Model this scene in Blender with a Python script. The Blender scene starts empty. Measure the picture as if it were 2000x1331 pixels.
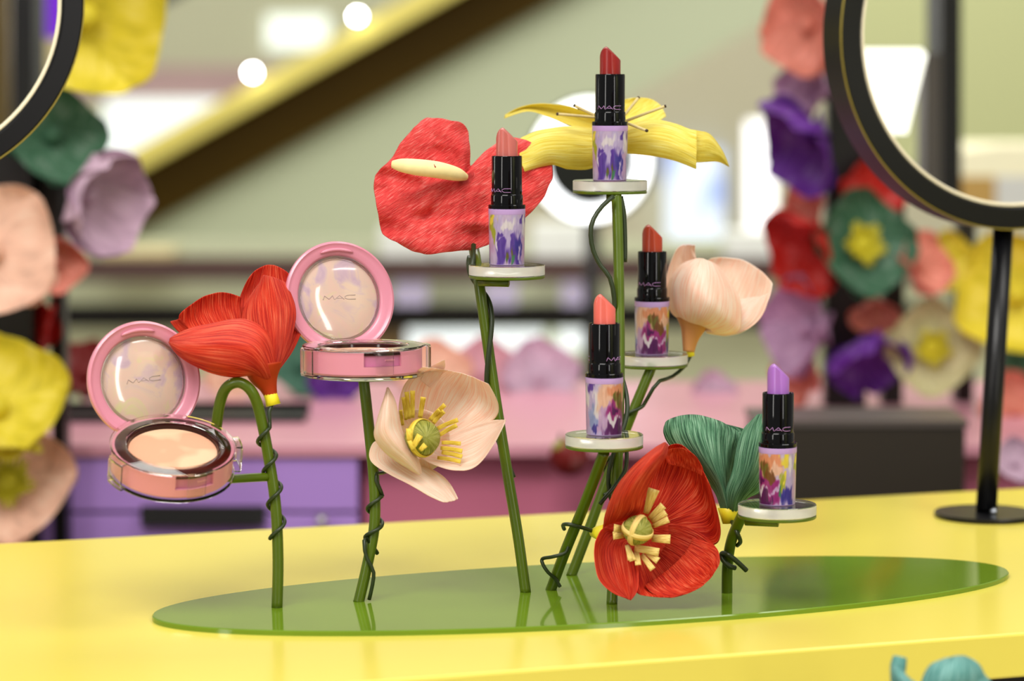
import bpy, bmesh, math, random
from mathutils import Vector, Matrix, noise as mnoise

random.seed(7)
SC = bpy.context.scene
COL = SC.collection

# ------------------------------------------------------------------ camera
F_PX = 5400.0                       # focal length in pixels of the 2000 px wide frame
CX, CY = 1000.0, 665.5
PITCH = math.atan((CY - 170.0) / F_PX)
TABLE_Z = 0.95
CAM = Vector((0.0, 0.0, TABLE_Z + 0.30))
FWD = Vector((0, math.cos(PITCH), -math.sin(PITCH)))
UPV = Vector((0, math.sin(PITCH), math.cos(PITCH)))
RGT = Vector((1, 0, 0))

cam_data = bpy.data.cameras.new('camera')
cam = bpy.data.objects.new('camera', cam_data)
COL.objects.link(cam)
cam.location = CAM
cam.rotation_euler = (math.pi / 2 - PITCH, 0, 0)
cam_data.sensor_width = 36.0
cam_data.lens = F_PX / 2000.0 * 36.0
cam_data.clip_start = 0.05
cam_data.clip_end = 60
cam_data.dof.use_dof = True
cam_data.dof.focus_distance = 1.625
cam_data.dof.aperture_fstop = 5.2
SC.camera = cam

# ------------------------------------------------------------------ light
world = bpy.data.worlds.new('world')
SC.world = world
world.use_nodes = True
world.node_tree.nodes['Background'].inputs[0].default_value = (1.0, 0.965, 0.90, 1)
world.node_tree.nodes['Background'].inputs[1].default_value = 0.38


def area(name, loc, target, sx, sy, power, col=(1, 0.97, 0.92)):
    d = bpy.data.lights.new(name, 'AREA')
    d.shape = 'RECTANGLE'
    d.size, d.size_y = sx, sy
    d.energy = power
    d.color = col
    o = bpy.data.objects.new(name, d)
    COL.objects.link(o)
    o.location = loc
    o.rotation_euler = (Vector(target) - Vector(loc)).to_track_quat('-Z', 'Y').to_euler()
    return o


area('overhead_light', (-0.5, 0.1, 3.2), (0.0, 1.7, 1.0), 1.5, 1.1, 66)
area('overhead_light', (1.5, 1.3, 3.4), (0.1, 1.7, 1.0), 1.1, 1.1, 28)
area('overhead_light', (0.0, 4.4, 3.8), (0.0, 3.4, 0.9), 3.0, 1.4, 62)
area('overhead_light', (0.0, 6.6, 4.8), (0.0, 9.0, 1.2), 6.0, 1.6, 260)
area('overhead_light', (2.5, -0.3, 3.4), (3.4, -1.0, 1.4), 1.0, 1.0, 55)  # added light, brightens the wall that the right mirror reflects
area('tall_fill_light', (-2.6, -1.6, 2.3), (0.0, 1.7, 1.1), 0.4, 1.9, 32)  # added tall light: streaks on the black tubes, frontal fill from the left
area('tall_fill_light', (2.4, -2.0, 2.2), (0.1, 1.7, 1.1), 0.3, 1.9, 24)  # added counterpart on the right, same streaks and fill

SC.cycles.max_bounces = 8
SC.cycles.diffuse_bounces = 3
SC.cycles.glossy_bounces = 4
SC.cycles.transmission_bounces = 8

vs = SC.view_settings
vs.view_transform = 'Standard'
vs.look = 'None'
vs.exposure = 0.0
vs.gamma = 1.0
vs.use_curve_mapping = False


# ------------------------------------------------------------------ helpers
def U(px, py, z):
    """World point seen at pixel (px, py) at distance z along the lens axis."""
    return CAM + z * (FWD + (px - CX) / F_PX * RGT - (py - CY) / F_PX * UPV)


def on_plane(px, py, h):
    d = FWD + (px - CX) / F_PX * RGT - (py - CY) / F_PX * UPV
    t = (h - CAM.z) / d.z
    return CAM + t * d


def s2l(c):
    return tuple((x / 12.92 if x <= 0.04045 else ((x + 0.055) / 1.055) ** 2.4) for x in c)


def rgb(r, g, b):
    return s2l((r / 255.0, g / 255.0, b / 255.0)) + (1.0,)


def mat(name, col, rough=0.5, metal=0.0, emit=0.0, ecol=None, spec=0.5, trans=0.0, ior=1.45, coat=0.0,
        mottled=0.0, mscale=8.0, sss=0.0, alpha=1.0):
    m = bpy.data.materials.new(name)
    m.use_nodes = True
    nt = m.node_tree
    p = nt.nodes['Principled BSDF']
    p.inputs['Base Color'].default_value = col
    p.inputs['Roughness'].default_value = rough
    p.inputs['Metallic'].default_value = metal
    p.inputs['Specular IOR Level'].default_value = spec
    p.inputs['Transmission Weight'].default_value = trans
    p.inputs['IOR'].default_value = ior
    p.inputs['Coat Weight'].default_value = coat
    p.inputs['Alpha'].default_value = alpha
    if sss:
        p.inputs['Subsurface Weight'].default_value = sss
        p.inputs['Subsurface Radius'].default_value = (0.004, 0.002, 0.001)
    if emit:
        p.inputs['Emission Color'].default_value = ecol or col
        p.inputs['Emission Strength'].default_value = emit
    if mottled:
        tc = nt.nodes.new('ShaderNodeTexCoord')
        n = nt.nodes.new('ShaderNodeTexNoise')
        n.inputs['Scale'].default_value = mscale
        n.inputs['Detail'].default_value = 5
        mx = nt.nodes.new('ShaderNodeMix')
        mx.data_type = 'RGBA'
        a = [max(0, c * (1 - mottled)) for c in col[:3]] + [1]
        b = [min(1, c * (1 + mottled)) for c in col[:3]] + [1]
        mx.inputs['A'].default_value = a
        mx.inputs['B'].default_value = b
        nt.links.new(tc.outputs['Object'], n.inputs['Vector'])
        nt.links.new(n.outputs['Fac'], mx.inputs['Factor'])
        nt.links.new(mx.outputs['Result'], p.inputs['Base Color'])
    return m


def crepe(name, c1, c2, uscale=80.0, vscale=2.6, bump=0.5, transl=0.28, contrast=(0.36, 0.66), crest=None):
    """Crepe paper: fine creases run from the petal's base to its rim."""
    m = bpy.data.materials.new(name)
    m.use_nodes = True
    nt = m.node_tree
    L = nt.links
    p = nt.nodes['Principled BSDF']
    out = nt.nodes['Material Output']
    uv = nt.nodes.new('ShaderNodeUVMap')
    mp = nt.nodes.new('ShaderNodeMapping')
    mp.inputs['Scale'].default_value = (uscale, vscale, 1)
    n = nt.nodes.new('ShaderNodeTexNoise')
    n.inputs['Scale'].default_value = 1.0
    n.inputs['Detail'].default_value = 4.0
    n.inputs['Roughness'].default_value = 0.6
    n.inputs['Distortion'].default_value = 0.35
    n2 = nt.nodes.new('ShaderNodeTexNoise')
    n2.inputs['Scale'].default_value = 3.0
    n2.inputs['Detail'].default_value = 3.0
    r = nt.nodes.new('ShaderNodeMapRange')
    r.inputs['From Min'].default_value = contrast[0]
    r.inputs['From Max'].default_value = contrast[1]
    mx = nt.nodes.new('ShaderNodeValToRGB')
    mx.color_ramp.elements[0].position = 0.0
    mx.color_ramp.elements[0].color = c2  # crevice shade put into the dark end of the ramp
    mx.color_ramp.elements[1].position = 1.0
    mx.color_ramp.elements[1].color = crest or tuple(min(1, x + 0.10) for x in c1[:3]) + (1,)  # pale highlights on the crests painted into the colour
    e_ = mx.color_ramp.elements.new(0.55)
    e_.color = c1
    ad = nt.nodes.new('ShaderNodeMath')
    ad.operation = 'MULTIPLY_ADD'
    ad.inputs[1].default_value = 0.6
    ad.inputs[2].default_value = -0.3
    ad2 = nt.nodes.new('ShaderNodeMath')
    ad2.operation = 'ADD'
    L.new(uv.outputs[0], mp.inputs[0])
    L.new(mp.outputs[0], n.inputs['Vector'])
    L.new(uv.outputs[0], n2.inputs['Vector'])
    L.new(n.outputs['Fac'], r.inputs['Value'])
    L.new(n2.outputs['Fac'], ad.inputs[0])
    L.new(r.outputs[0], ad2.inputs[0])
    L.new(ad.outputs[0], ad2.inputs[1])
    L.new(ad2.outputs[0], mx.inputs[0])
    L.new(mx.outputs[0], p.inputs['Base Color'])
    p.inputs['Roughness'].default_value = 0.55
    p.inputs['Specular IOR Level'].default_value = 0.3
    b = nt.nodes.new('ShaderNodeBump')
    b.inputs['Strength'].default_value = bump
    b.inputs['Distance'].default_value = 0.002
    L.new(n.outputs['Fac'], b.inputs['Height'])
    L.new(b.outputs[0], p.inputs['Normal'])
    t = nt.nodes.new('ShaderNodeBsdfTranslucent')
    L.new(mx.outputs[0], t.inputs['Color'])
    L.new(b.outputs[0], t.inputs['Normal'])
    ms = nt.nodes.new('ShaderNodeMixShader')
    ms.inputs[0].default_value = transl
    L.new(p.outputs[0], ms.inputs[1])
    L.new(t.outputs[0], ms.inputs[2])
    L.new(ms.outputs[0], out.inputs['Surface'])
    return m


def org(parent):
    """World location of an unrotated parent (or its parent)."""
    if parent is None:
        return Vector((0, 0, 0))
    return ORG.get(parent.name, Vector((0, 0, 0)))


ORG = {}


def mesh_obj(name, verts, faces, material, parent=None, smooth=True, uvs=None, local=False, solid=0.0, subsurf=0):
    me = bpy.data.meshes.new(name)
    o0 = Vector((0, 0, 0)) if local else org(parent)
    me.from_pydata([tuple(Vector(v) - o0) for v in verts], [], faces)
    if smooth:
        me.polygons.foreach_set('use_smooth', [True] * len(me.polygons))
    if uvs is not None:
        ul = me.uv_layers.new(name='UVMap')
        for li, l in enumerate(me.loops):
            ul.data[li].uv = uvs[l.vertex_index]
    me.validate()
    bm = bmesh.new()
    bm.from_mesh(me)
    bmesh.ops.recalc_face_normals(bm, faces=bm.faces)
    bm.to_mesh(me)
    bm.free()
    me.update()
    if material:
        me.materials.append(material)
    o = bpy.data.objects.new(name, me)
    COL.objects.link(o)
    if parent is not None:
        o.parent = parent
        ORG[o.name] = o0
    if solid:
        s = o.modifiers.new('thickness', 'SOLIDIFY')
        s.thickness = solid
        s.offset = 0
    if subsurf:
        s = o.modifiers.new('smooth', 'SUBSURF')
        s.levels = s.render_levels = subsurf
    return o


def tag(o, label, cat=None, group=None, kind=None):
    if label:
        o['label'] = label
    if cat:
        o['category'] = cat
    if group:
        o['group'] = group
    if kind:
        o['kind'] = kind
    return o


def thing(name, label, cat, loc, group=None, rot=None):
    o = bpy.data.objects.new(name, None)
    o.empty_display_size = 0.02
    COL.objects.link(o)
    o.location = loc
    if rot is not None:
        o.rotation_euler = rot.to_euler()
    ORG[o.name] = Vector(loc)
    return tag(o, label, cat, group)


def cat_rom(pts, n):
    """Resample a polyline (tuples of any length) smoothly to n points."""
    k = len(pts)
    out = []
    for i in range(n):
        t = i / (n - 1) * (k - 1)
        j = min(int(t), k - 2)
        f = t - j
        p0 = pts[max(j - 1, 0)]
        p1 = pts[j]
        p2 = pts[j + 1]
        p3 = pts[min(j + 2, k - 1)]
        out.append(tuple(0.5 * (2 * b + (c - a) * f + (2 * a - 5 * b + 4 * c - d) * f * f + (3 * b - a - 3 * c + d) * f ** 3)
                         for a, b, c, d in zip(p0, p1, p2, p3)))
    return out


def tube_geo(pts, rad, n=10, caps=True):
    """Tube with parallel transported rings. rad: number or list."""
    pts = [Vector(p) for p in pts]
    k = len(pts)
    rads = rad if isinstance(rad, (list, tuple)) else [rad] * k
    vs_, fs = [], []
    t_prev = None
    nrm = None
    for i, p in enumerate(pts):
        t = (pts[min(i + 1, k - 1)] - pts[max(i - 1, 0)])
        t = t.normalized() if t.length > 1e-9 else (t_prev or Vector((0, 0, 1)))
        if nrm is None:
            a = Vector((0, 0, 1)) if abs(t.z) < 0.9 else Vector((1, 0, 0))
            nrm = (a - t * a.dot(t)).normalized()
        else:
            nrm = (nrm - t * nrm.dot(t))
            nrm = nrm.normalized() if nrm.length > 1e-9 else t.orthogonal().normalized()
        b = t.cross(nrm)
        for j in range(n):
            a = 2 * math.pi * j / n
            vs_.append(p + rads[i] * (math.cos(a) * nrm + math.sin(a) * b))
        t_prev = t
    for i in range(k - 1):
        for j in range(n):
            fs.append((i * n + j, i * n + (j + 1) % n, (i + 1) * n + (j + 1) % n, (i + 1) * n + j))
    if caps:
        fs.append(tuple(range(n - 1, -1, -1)))
        fs.append(tuple(range((k - 1) * n, k * n)))
    return vs_, fs


def tube(name, pts, rad, material, parent, n=10, samples=None, local=False):
    if samples:
        pts = cat_rom([tuple(p) for p in pts], samples)
        if isinstance(rad, (list, tuple)):
            rad = [r[0] for r in cat_rom([(r,) for r in rad], samples)]
    v, f = tube_geo(pts, rad, n)
    return mesh_obj(name, v, f, material, parent, local=local)


def lathe_geo(prof, n=48, z0=Vector((0, 0, 0)), closed_ends=True):
    v, f = [], []
    for (r, z) in prof:
        for j in range(n):
            a = 2 * math.pi * j / n
            v.append(Vector((r * math.cos(a), r * math.sin(a), z)) + z0)
    k = len(prof)
    for i in range(k - 1):
        for j in range(n):
            f.append((i * n + j, i * n + (j + 1) % n, (i + 1) * n + (j + 1) % n, (i + 1) * n + j))
    if closed_ends:
        f.append(tuple(range(n - 1, -1, -1)))
        f.append(tuple(range((k - 1) * n, k * n)))
    return v, f


def rim_prof(r0, r1, z0, z1, b):
    """Closed rectangular ring profile with small bevels (first point repeated)."""
    return [(r0, z0 + b), (r0 + b, z0), (r1 - b, z0), (r1, z0 + b), (r1, z1 - b), (r1 - b, z1), (r0 + b, z1),
            (r0, z1 - b), (r0, z0 + b)]


def disc_prof(r, z0, z1, b):
    return [(r - b, z0), (r, z0 + b), (r, z1 - b), (r - b, z1)]


def flat_smooth(o, ang=35):
    me = o.data
    me.polygons.foreach_set('use_smooth', [True] * len(me.polygons))
    try:
        me.set_sharp_from_angle(angle=math.radians(ang))
    except Exception:
        pass
    return o


def box_geo(c, sx, sy, sz, R=None):
    v = []
    for dx in (-1, 1):
        for dy in (-1, 1):
            for dz in (-1, 1):
                p = Vector((dx * sx / 2, dy * sy / 2, dz * sz / 2))
                v.append(Vector(c) + (R @ p if R is not None else p))
    f = [(0, 1, 3, 2), (4, 6, 7, 5), (0, 4, 5, 1), (2, 3, 7, 6), (0, 2, 6, 4), (1, 5, 7, 3)]
    return v, f


def box(name, c, sx, sy, sz, material, parent=None, R=None, bevel=0.0, local=False):
    v, f = box_geo(c, sx, sy, sz, R)
    o = mesh_obj(name, v, f, material, parent, smooth=False, local=local)
    if bevel:
        b = o.modifiers.new('bevel', 'BEVEL')
        b.width = bevel
        b.segments = 2
    return o


def prism(name, poly, z, depth, material, parent=None, xf=None):
    """Solid whose front face has the given pixel outline at distance z; it goes back by depth."""
    fr = [U(x, y, z) for x, y in poly]
    bk = [p + Vector((0, depth, 0)) for p in fr]
    if xf:
        fr = [xf(p) for p in fr]
        bk = [xf(p) for p in bk]
    n = len(poly)
    f = [tuple(range(n)), tuple(range(2 * n - 1, n - 1, -1))]
    for i in range(n):
        j = (i + 1) % n
        f.append((i, i + n, j + n, j))
    return mesh_obj(name, fr + bk, f, material, parent, smooth=False)


def rect(x0, y0, x1, y1):
    return [(x0, y0), (x1, y0), (x1, y1), (x0, y1)]


def petal(name, parent, T, Z, L, R, M=None, dL=(0, 0, 0), dM=(0, 0, 0), dR=(0, 0, 0), m=None, nu=15, nv=20,
          ruf=0.5, solid=0.0006, seed=0):
    ox, oy, s = T
    cv = lambda P: [(ox + x / s, oy + y / s) for x, y in P]
    q = lambda d, t: d[0] * 2 * (t - .5) * (t - 1) - d[1] * 4 * t * (t - 1) + d[2] * 2 * t * (t - .5)
    Ls, Rs = cat_rom(cv(L), nv), cat_rom(cv(R), nv)
    Ms = cat_rom(cv(M), nv) if M else [((a[0] + b[0]) / 2, (a[1] + b[1]) / 2) for a, b in zip(Ls, Rs)]
    v, uv, f = [], [], []
    for i in range(nv):
        t = i / (nv - 1)
        for j in range(nu):
            u = j / (nu - 1)
            a, b, c = 2 * (u - .5) * (u - 1), -4 * u * (u - 1), 2 * u * (u - .5)
            x = a * Ls[i][0] + b * Ms[i][0] + c * Rs[i][0]
            y = a * Ls[i][1] + b * Ms[i][1] + c * Rs[i][1]
            d = a * q(dL, t) + b * q(dM, t) + c * q(dR, t)
            e = t * t
            nz = mnoise.noise(Vector((u * 7 + seed * 3.1, t * 2.0, seed * 1.7)))
            nx = mnoise.noise(Vector((u * 5 + seed, t * 3 + 9, seed * 2.3)))
            rim = max(e, abs(2 * u - 1) ** 4)
            hf = mnoise.noise(Vector((u * 34 + seed, t * 26, 5.0 + seed)))
            v.append(U(x + (nx * 4.0 + hf * 2.2) * ruf * rim, y + (nz * 3.5 + hf * 2.2) * ruf * rim,
                       Z + (d + nz * 3.0 * ruf + hf * 0.35 * ruf) / 1000.0))
            uv.append((u, t))
    for i in range(nv - 1):
        for j in range(nu - 1):
            f.append((i * nu + j, i * nu + j + 1, (i + 1) * nu + j + 1, (i + 1) * nu + j))
    return mesh_obj(name, v, f, m, parent, uvs=uv, solid=solid, subsurf=1)


def strip(name, parent, pts, w0, w1, m, solid=0.0005, facing=None):
    """Paper strip along points (px, py, Z) with pixel widths w0 -> w1."""
    P = cat_rom(pts, 7)
    v, uv, f = [], [], []
    for i, (x, y, z) in enumerate(P):
        a = P[max(i - 1, 0)]
        b = P[min(i + 1, 6)]
        dx, dy = b[0] - a[0], b[1] - a[1]
        l = math.hypot(dx, dy) or 1
        nx, ny = -dy / l, dx / l
        w = (w0 + (w1 - w0) * i / 6) / 2
        for k in (-1, 0, 1):
            v.append(U(x + nx * w * k, y + ny * w * k, z + (0.0008 if k == 0 else 0)))
            uv.append(((k + 1) / 2 * .25, i / 6))
    for i in range(6):
        for k in range(2):
            f.append((i * 3 + k, i * 3 + k + 1, i * 3 + k + 4, i * 3 + k + 3))
    return mesh_obj(name, v, f, m, parent, uvs=uv, solid=solid)


def sphere_geo(c, r, sx=1, sy=1, sz=1, nu=24, nv=14):
    v, f = [], []
    for i in range(nv + 1):
        a = math.pi * i / nv
        for j in range(nu):
            b = 2 * math.pi * j / nu
            v.append(Vector(c) + Vector((sx * r * math.sin(a) * math.cos(b), sy * r * math.sin(a) * math.sin(b), sz * r * math.cos(a))))
    for i in range(nv):
        for j in range(nu):
            f.append((i * nu + j, (i + 1) * nu + j, (i + 1) * nu + (j + 1) % nu, i * nu + (j + 1) % nu))
    return v, f


def spiral(stem, t0, t1, turns, r, phase=0.0, n=None, wob=0.0):
    """Points winding round a polyline of world points."""
    n = n or int(16 * turns) + 4
    S = cat_rom([tuple(p) for p in stem], 120)
    out = []
    for i in range(n):
        t = t0 + (t1 - t0) * i / (n - 1)
        x = t * 119
        j = min(int(x), 118)
        p = Vector(S[j]).lerp(Vector(S[j + 1]), x - j)
        tg = (Vector(S[j + 1]) - Vector(S[j])).normalized()
        a = Vector((1, 0, 0))
        a = (a - tg * a.dot(tg)).normalized()
        b = tg.cross(a)
        an = phase + 2 * math.pi * turns * i / (n - 1)
        rr = r * (1 + wob * math.sin(3.1 * i / n * 6))
        out.append(p + rr * (math.cos(an) * a + math.sin(an) * b))
    return out


# ------------------------------------------------------------------ materials
M = {}
M['yellow'] = mat('yellow_lacquer', rgb(231, 214, 92), rough=0.20, spec=0.5, mottled=0.03, mscale=3)
M['green_plate'] = mat('green_enamel', rgb(104, 134, 30), rough=0.08, spec=0.6, mottled=0.18, mscale=14)
M['stem'] = mat('stem_enamel', rgb(78, 97, 12), rough=0.28, mottled=0.2, mscale=60)
M['wire'] = mat('dark_green_wire', rgb(38, 50, 22), rough=0.4, mottled=0.2, mscale=80)
M['black_gloss'] = mat('black_gloss', rgb(4, 4, 6), rough=0.07, spec=0.32)
M['black_satin'] = mat('black_satin', rgb(10, 10, 13), rough=0.3, spec=0.35)
M['black_dull'] = mat('black_dull', rgb(16, 14, 13), rough=0.6)
M['lavender'] = mat('lavender_plastic', rgb(182, 150, 205), rough=0.35)
M['logo_lilac'] = mat('lilac_print', rgb(190, 140, 200), rough=0.4)
M['acrylic_clear'] = mat('clear_acrylic', (0.99, 0.99, 0.96, 1), rough=0.02, trans=1.0, ior=1.46)
M['cradle'] = mat('clear_cradle', (0.99, 0.99, 0.96, 1), rough=0.02, trans=1.0, ior=1.28)
M['acrylic_side'] = mat('frosted_acrylic', (1.0, 0.99, 0.94, 1), rough=0.30, trans=0.62, ior=1.30)
M['compact_pink'] = mat('pink_plastic', rgb(214, 138, 158), rough=0.28, coat=0.2)
M['compact_mauve'] = mat('mauve_plastic', rgb(190, 112, 150), rough=0.35)
M['compact_dark'] = mat('dark_bronze_gloss', rgb(44, 18, 14), rough=0.12, spec=0.3)
M['gray_print'] = mat('grey_print', rgb(168, 152, 150), rough=0.4)
M['peach_floor'] = mat('beige_floor', rgb(190, 180, 160), rough=0.4, mottled=0.08, mscale=1.5)

M['red_crepe'] = crepe('red_crepe', rgb(238, 64, 32), rgb(186, 20, 12), crest=rgb(255, 126, 88), bump=0.7)
M['red_crepe_b'] = crepe('coral_crepe', rgb(244, 84, 80), rgb(216, 40, 46), uscale=120, vscale=12, bump=0.8, crest=rgb(255, 150, 142), contrast=(0.3, 0.72))
M['peach_crepe'] = crepe('peach_crepe', rgb(255, 232, 214), rgb(252, 208, 184), uscale=75, transl=0.38, bump=0.35, crest=rgb(255, 242, 230))
M['yellow_crepe'] = crepe('yellow_crepe', rgb(252, 238, 112), rgb(234, 208, 64), uscale=60, transl=0.35, bump=0.5, crest=rgb(255, 246, 160))
M['green_crepe'] = crepe('sea_green_crepe', rgb(100, 156, 116), rgb(24, 72, 48), uscale=75, vscale=2.4, bump=0.6, contrast=(0.38, 0.64), crest=rgb(164, 206, 172))
M['teal_crepe'] = crepe('teal_crepe', rgb(124, 184, 176), rgb(70, 140, 134), uscale=30)
M['neck_red'] = crepe('neck_red', rgb(214, 72, 20), rgb(160, 40, 12), uscale=22, vscale=2)
M['neck_peach'] = crepe('neck_peach', rgb(236, 176, 110), rgb(212, 140, 84), uscale=22, vscale=2)
M['stamen'] = crepe('yellow_stamen_paper', rgb(250, 222, 84), rgb(226, 186, 60), uscale=20, transl=0.25, bump=0.2)
M['stamen_pale'] = crepe('pale_stamen_paper', rgb(252, 224, 140), rgb(232, 194, 104), uscale=20, transl=0.25, bump=0.2)
M['pod'] = crepe('olive_pod_paper', rgb(160, 158, 66), rgb(98, 106, 34), uscale=40, vscale=2, transl=0.1, bump=0.4)
M['tape'] = mat('yellow_tape', rgb(240, 222, 40), rough=0.5, mottled=0.1, mscale=60)
M['spadix'] = mat('cream_crepe_spadix', rgb(240, 222, 160), rough=0.6, mottled=0.1, mscale=200)
M['filament'] = mat('straw_filament', rgb(206, 186, 128), rough=0.6, mottled=0.15, mscale=200)
M['dark_tip'] = mat('brown_tip', rgb(62, 44, 30), rough=0.6)

BUL = {'brick': rgb(138, 26, 22), 'dusty': rgb(188, 100, 92), 'coral': rgb(222, 104, 92), 'rust': rgb(176, 62, 34), 'violet': rgb(162, 104, 186)}
for k, c in BUL.items():
    M['bullet_' + k] = mat('lipstick_' + k, c, rough=0.3, sss=0.12)

# powder: two tone peach with embossed ripples
pm = mat('peach_powder', rgb(238, 184, 148), rough=0.75)
nt = pm.node_tree
tc = nt.nodes.new('ShaderNodeTexCoord')
nn = nt.nodes.new('ShaderNodeTexNoise')
nn.inputs['Scale'].default_value = 28
nn.inputs['Detail'].default_value = 2
rp = nt.nodes.new('ShaderNodeValToRGB')
rp.color_ramp.elements[0].position = 0.47
rp.color_ramp.elements[0].color = rgb(220, 160, 128)
rp.color_ramp.elements[1].position = 0.55
rp.color_ramp.elements[1].color = rgb(236, 188, 152)
bp = nt.nodes.new('ShaderNodeBump')
bp.inputs['Strength'].default_value = 0.25
bp.inputs['Distance'].default_value = 0.001
nb = nt.nodes.new('ShaderNodeTexNoise')
nb.inputs['Scale'].default_value = 260
nt.links.new(tc.outputs['Object'], nn.inputs['Vector'])
nt.links.new(tc.outputs['Object'], nb.inputs['Vector'])
nt.links.new(nn.outputs['Fac'], rp.inputs[0])
nt.links.new(rp.outputs[0], pm.node_tree.nodes['Principled BSDF'].inputs['Base Color'])
nt.links.new(nb.outputs['Fac'], bp.inputs['Height'])
nt.links.new(bp.outputs[0], pm.node_tree.nodes['Principled BSDF'].inputs['Normal'])
M['powder'] = pm

# pastel window of the compact lid
wm = mat('pastel_window', rgb(226, 206, 196), rough=0.1, coat=0.5)
nt = wm.node_tree
tc = nt.nodes.new('ShaderNodeTexCoord')
nn = nt.nodes.new('ShaderNodeTexNoise')
nn.inputs['Scale'].default_value = 42
nn.inputs['Detail'].default_value = 4
nn.inputs['Distortion'].default_value = 1.2
rp = nt.nodes.new('ShaderNodeValToRGB')
cr = rp.color_ramp
cr.elements[0].position = 0.30
cr.elements[0].color = rgb(166, 142, 162)
cr.elements[1].position = 0.72
cr.elements[1].color = rgb(198, 192, 142)
for pos, c in ((0.42, rgb(188, 162, 172)), (0.5, rgb(204, 178, 162)), (0.6, rgb(208, 176, 162))):
    e = cr.elements.new(pos)
    e.color = c
nt.links.new(tc.outputs['Object'], nn.inputs['Vector'])
nt.links.new(nn.outputs['Fac'], rp.inputs[0])
nt.links.new(rp.outputs[0], nt.nodes['Principled BSDF'].inputs['Base Color'])
M['window'] = wm

# printed floral sleeve: colour attribute painted by the script
fm = mat('floral_print', (1, 1, 1, 1), rough=0.3, coat=0.25)
nt = fm.node_tree
at = nt.nodes.new('ShaderNodeVertexColor')
at.layer_name = 'print'
nt.links.new(at.outputs['Color'], nt.nodes['Principled BSDF'].inputs['Base Color'])
M['print'] = fm

# ------------------------------------------------------------------ room shell
EYE = CAM.z


def z_at(py, z):
    return U(1000, py, z).z


def struct(o):
    o['kind'] = 'structure'
    return o


struct(box('floor', (0, 5.0, -0.05), 20, 20, 0.1, M['peach_floor']))
wall_cream = mat('cream_wall', rgb(214, 210, 182), rough=0.8, mottled=0.03, mscale=0.8)
struct(box('wall_back', (0, 12.6, 3.0), 20, 0.2, 6.0, wall_cream))

# ------------------------------------------------------------------ yellow counter
front_a, front_b = on_plane(1500, 1276, TABLE_Z), on_plane(2000, 1235, TABLE_Z)
back_a, back_b = on_plane(0, 1056, TABLE_Z), on_plane(2000, 959, TABLE_Z)
dirv = ((front_b - front_a).normalized() + (back_b - back_a).normalized()).normalized()
TYAW = math.atan2(dirv.y, dirv.x)
nv_ = Vector((-dirv.y, dirv.x, 0))
fm_, bm_ = (front_a + front_b) / 2, (back_a + back_b) / 2
c0 = fm_.dot(nv_)
c1 = bm_.dot(nv_)
mid = dirv * 0.35 + nv_ * (c0 + c1) / 2
RT = Matrix.Rotation(TYAW, 3, 'Z')
ctr = thing('display_counter', 'long yellow lacquered counter carrying the green flower stand', 'counter', Vector((mid.x, mid.y, 0)))
box('counter_top', Vector((mid.x, mid.y, TABLE_Z - 0.0125)), 2.6, c1 - c0, 0.025, M['yellow'], ctr, RT, bevel=0.0015)
box('plinth', Vector((mid.x, mid.y, (TABLE_Z - 0.025) / 2)) + nv_ * 0.02, 2.5, c1 - c0 - 0.08, TABLE_Z - 0.0252, M['black_dull'], ctr, RT)

# ------------------------------------------------------------------ green stand
PT = 0.003
PLATE_Z = TABLE_Z + PT
pl_l, pl_r = on_plane(299, 1216, TABLE_Z), on_plane(1957, 1117, TABLE_Z)
pc = (pl_l + pl_r) / 2
pax = (pl_r - pl_l)
pa = pax.length / 2 * 1.0
pyaw = math.atan2(pax.y, pax.x)
pn = Vector((-math.sin(pyaw), math.cos(pyaw), 0))
# half depth from the front edge seen at the middle
pf = on_plane(1100, 1233, TABLE_Z)
pb = on_plane(1240, 1102, TABLE_Z)
pbh = (abs((pf - pc).dot(pn)) + abs((pb - pc).dot(pn))) / 2 * 1.0
stand = thing('flower_display_stand', 'green metal stand with oval plate and tall stems on the yellow counter', 'display stand',
              Vector((pc.x, pc.y, TABLE_Z)))
RP = Matrix.Rotation(pyaw, 3, 'Z')
v, f = [], []
NP = 128
prof = [(1.0, 0.0), (1.0, PT - 0.0006), (0.9975, PT)]
for (k, z) in prof:
    for j in range(NP):
        a = 2 * math.pi * j / NP
        v.append(pc * 1.0 - Vector((0, 0, pc.z - TABLE_Z - z)) + RP @ Vector((pa * k * math.cos(a), (pbh - (1 - k) * pa) * math.sin(a), 0)))
for i in range(2):
    for j in range(NP):
        f.append((i * NP + j, i * NP + (j + 1) % NP, (i + 1) * NP + (j + 1) % NP, (i + 1) * NP + j))
f.append(tuple(range(NP - 1, -1, -1)))
f.append(tuple(range(2 * NP, 3 * NP)))
flat_smooth(mesh_obj('base_plate', v, f, M['green_plate'], stand))

SR = 0.0032


def stem_pts(root, rest):
    r = on_plane(root[0], root[1], PLATE_Z)
    zr = (r - CAM).dot(FWD)
    pts = [r + Vector((0, 0, -0.001))]
    for (x, y, dz) in rest:
        pts.append(U(x, y, zr + dz / 1000.0))
    return pts, zr


def add_stem(pts):
    # welded root collar is part of the tube's lowest ring
    return tube('stem', pts, SR, M['stem'], stand, n=14, samples=48)


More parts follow.
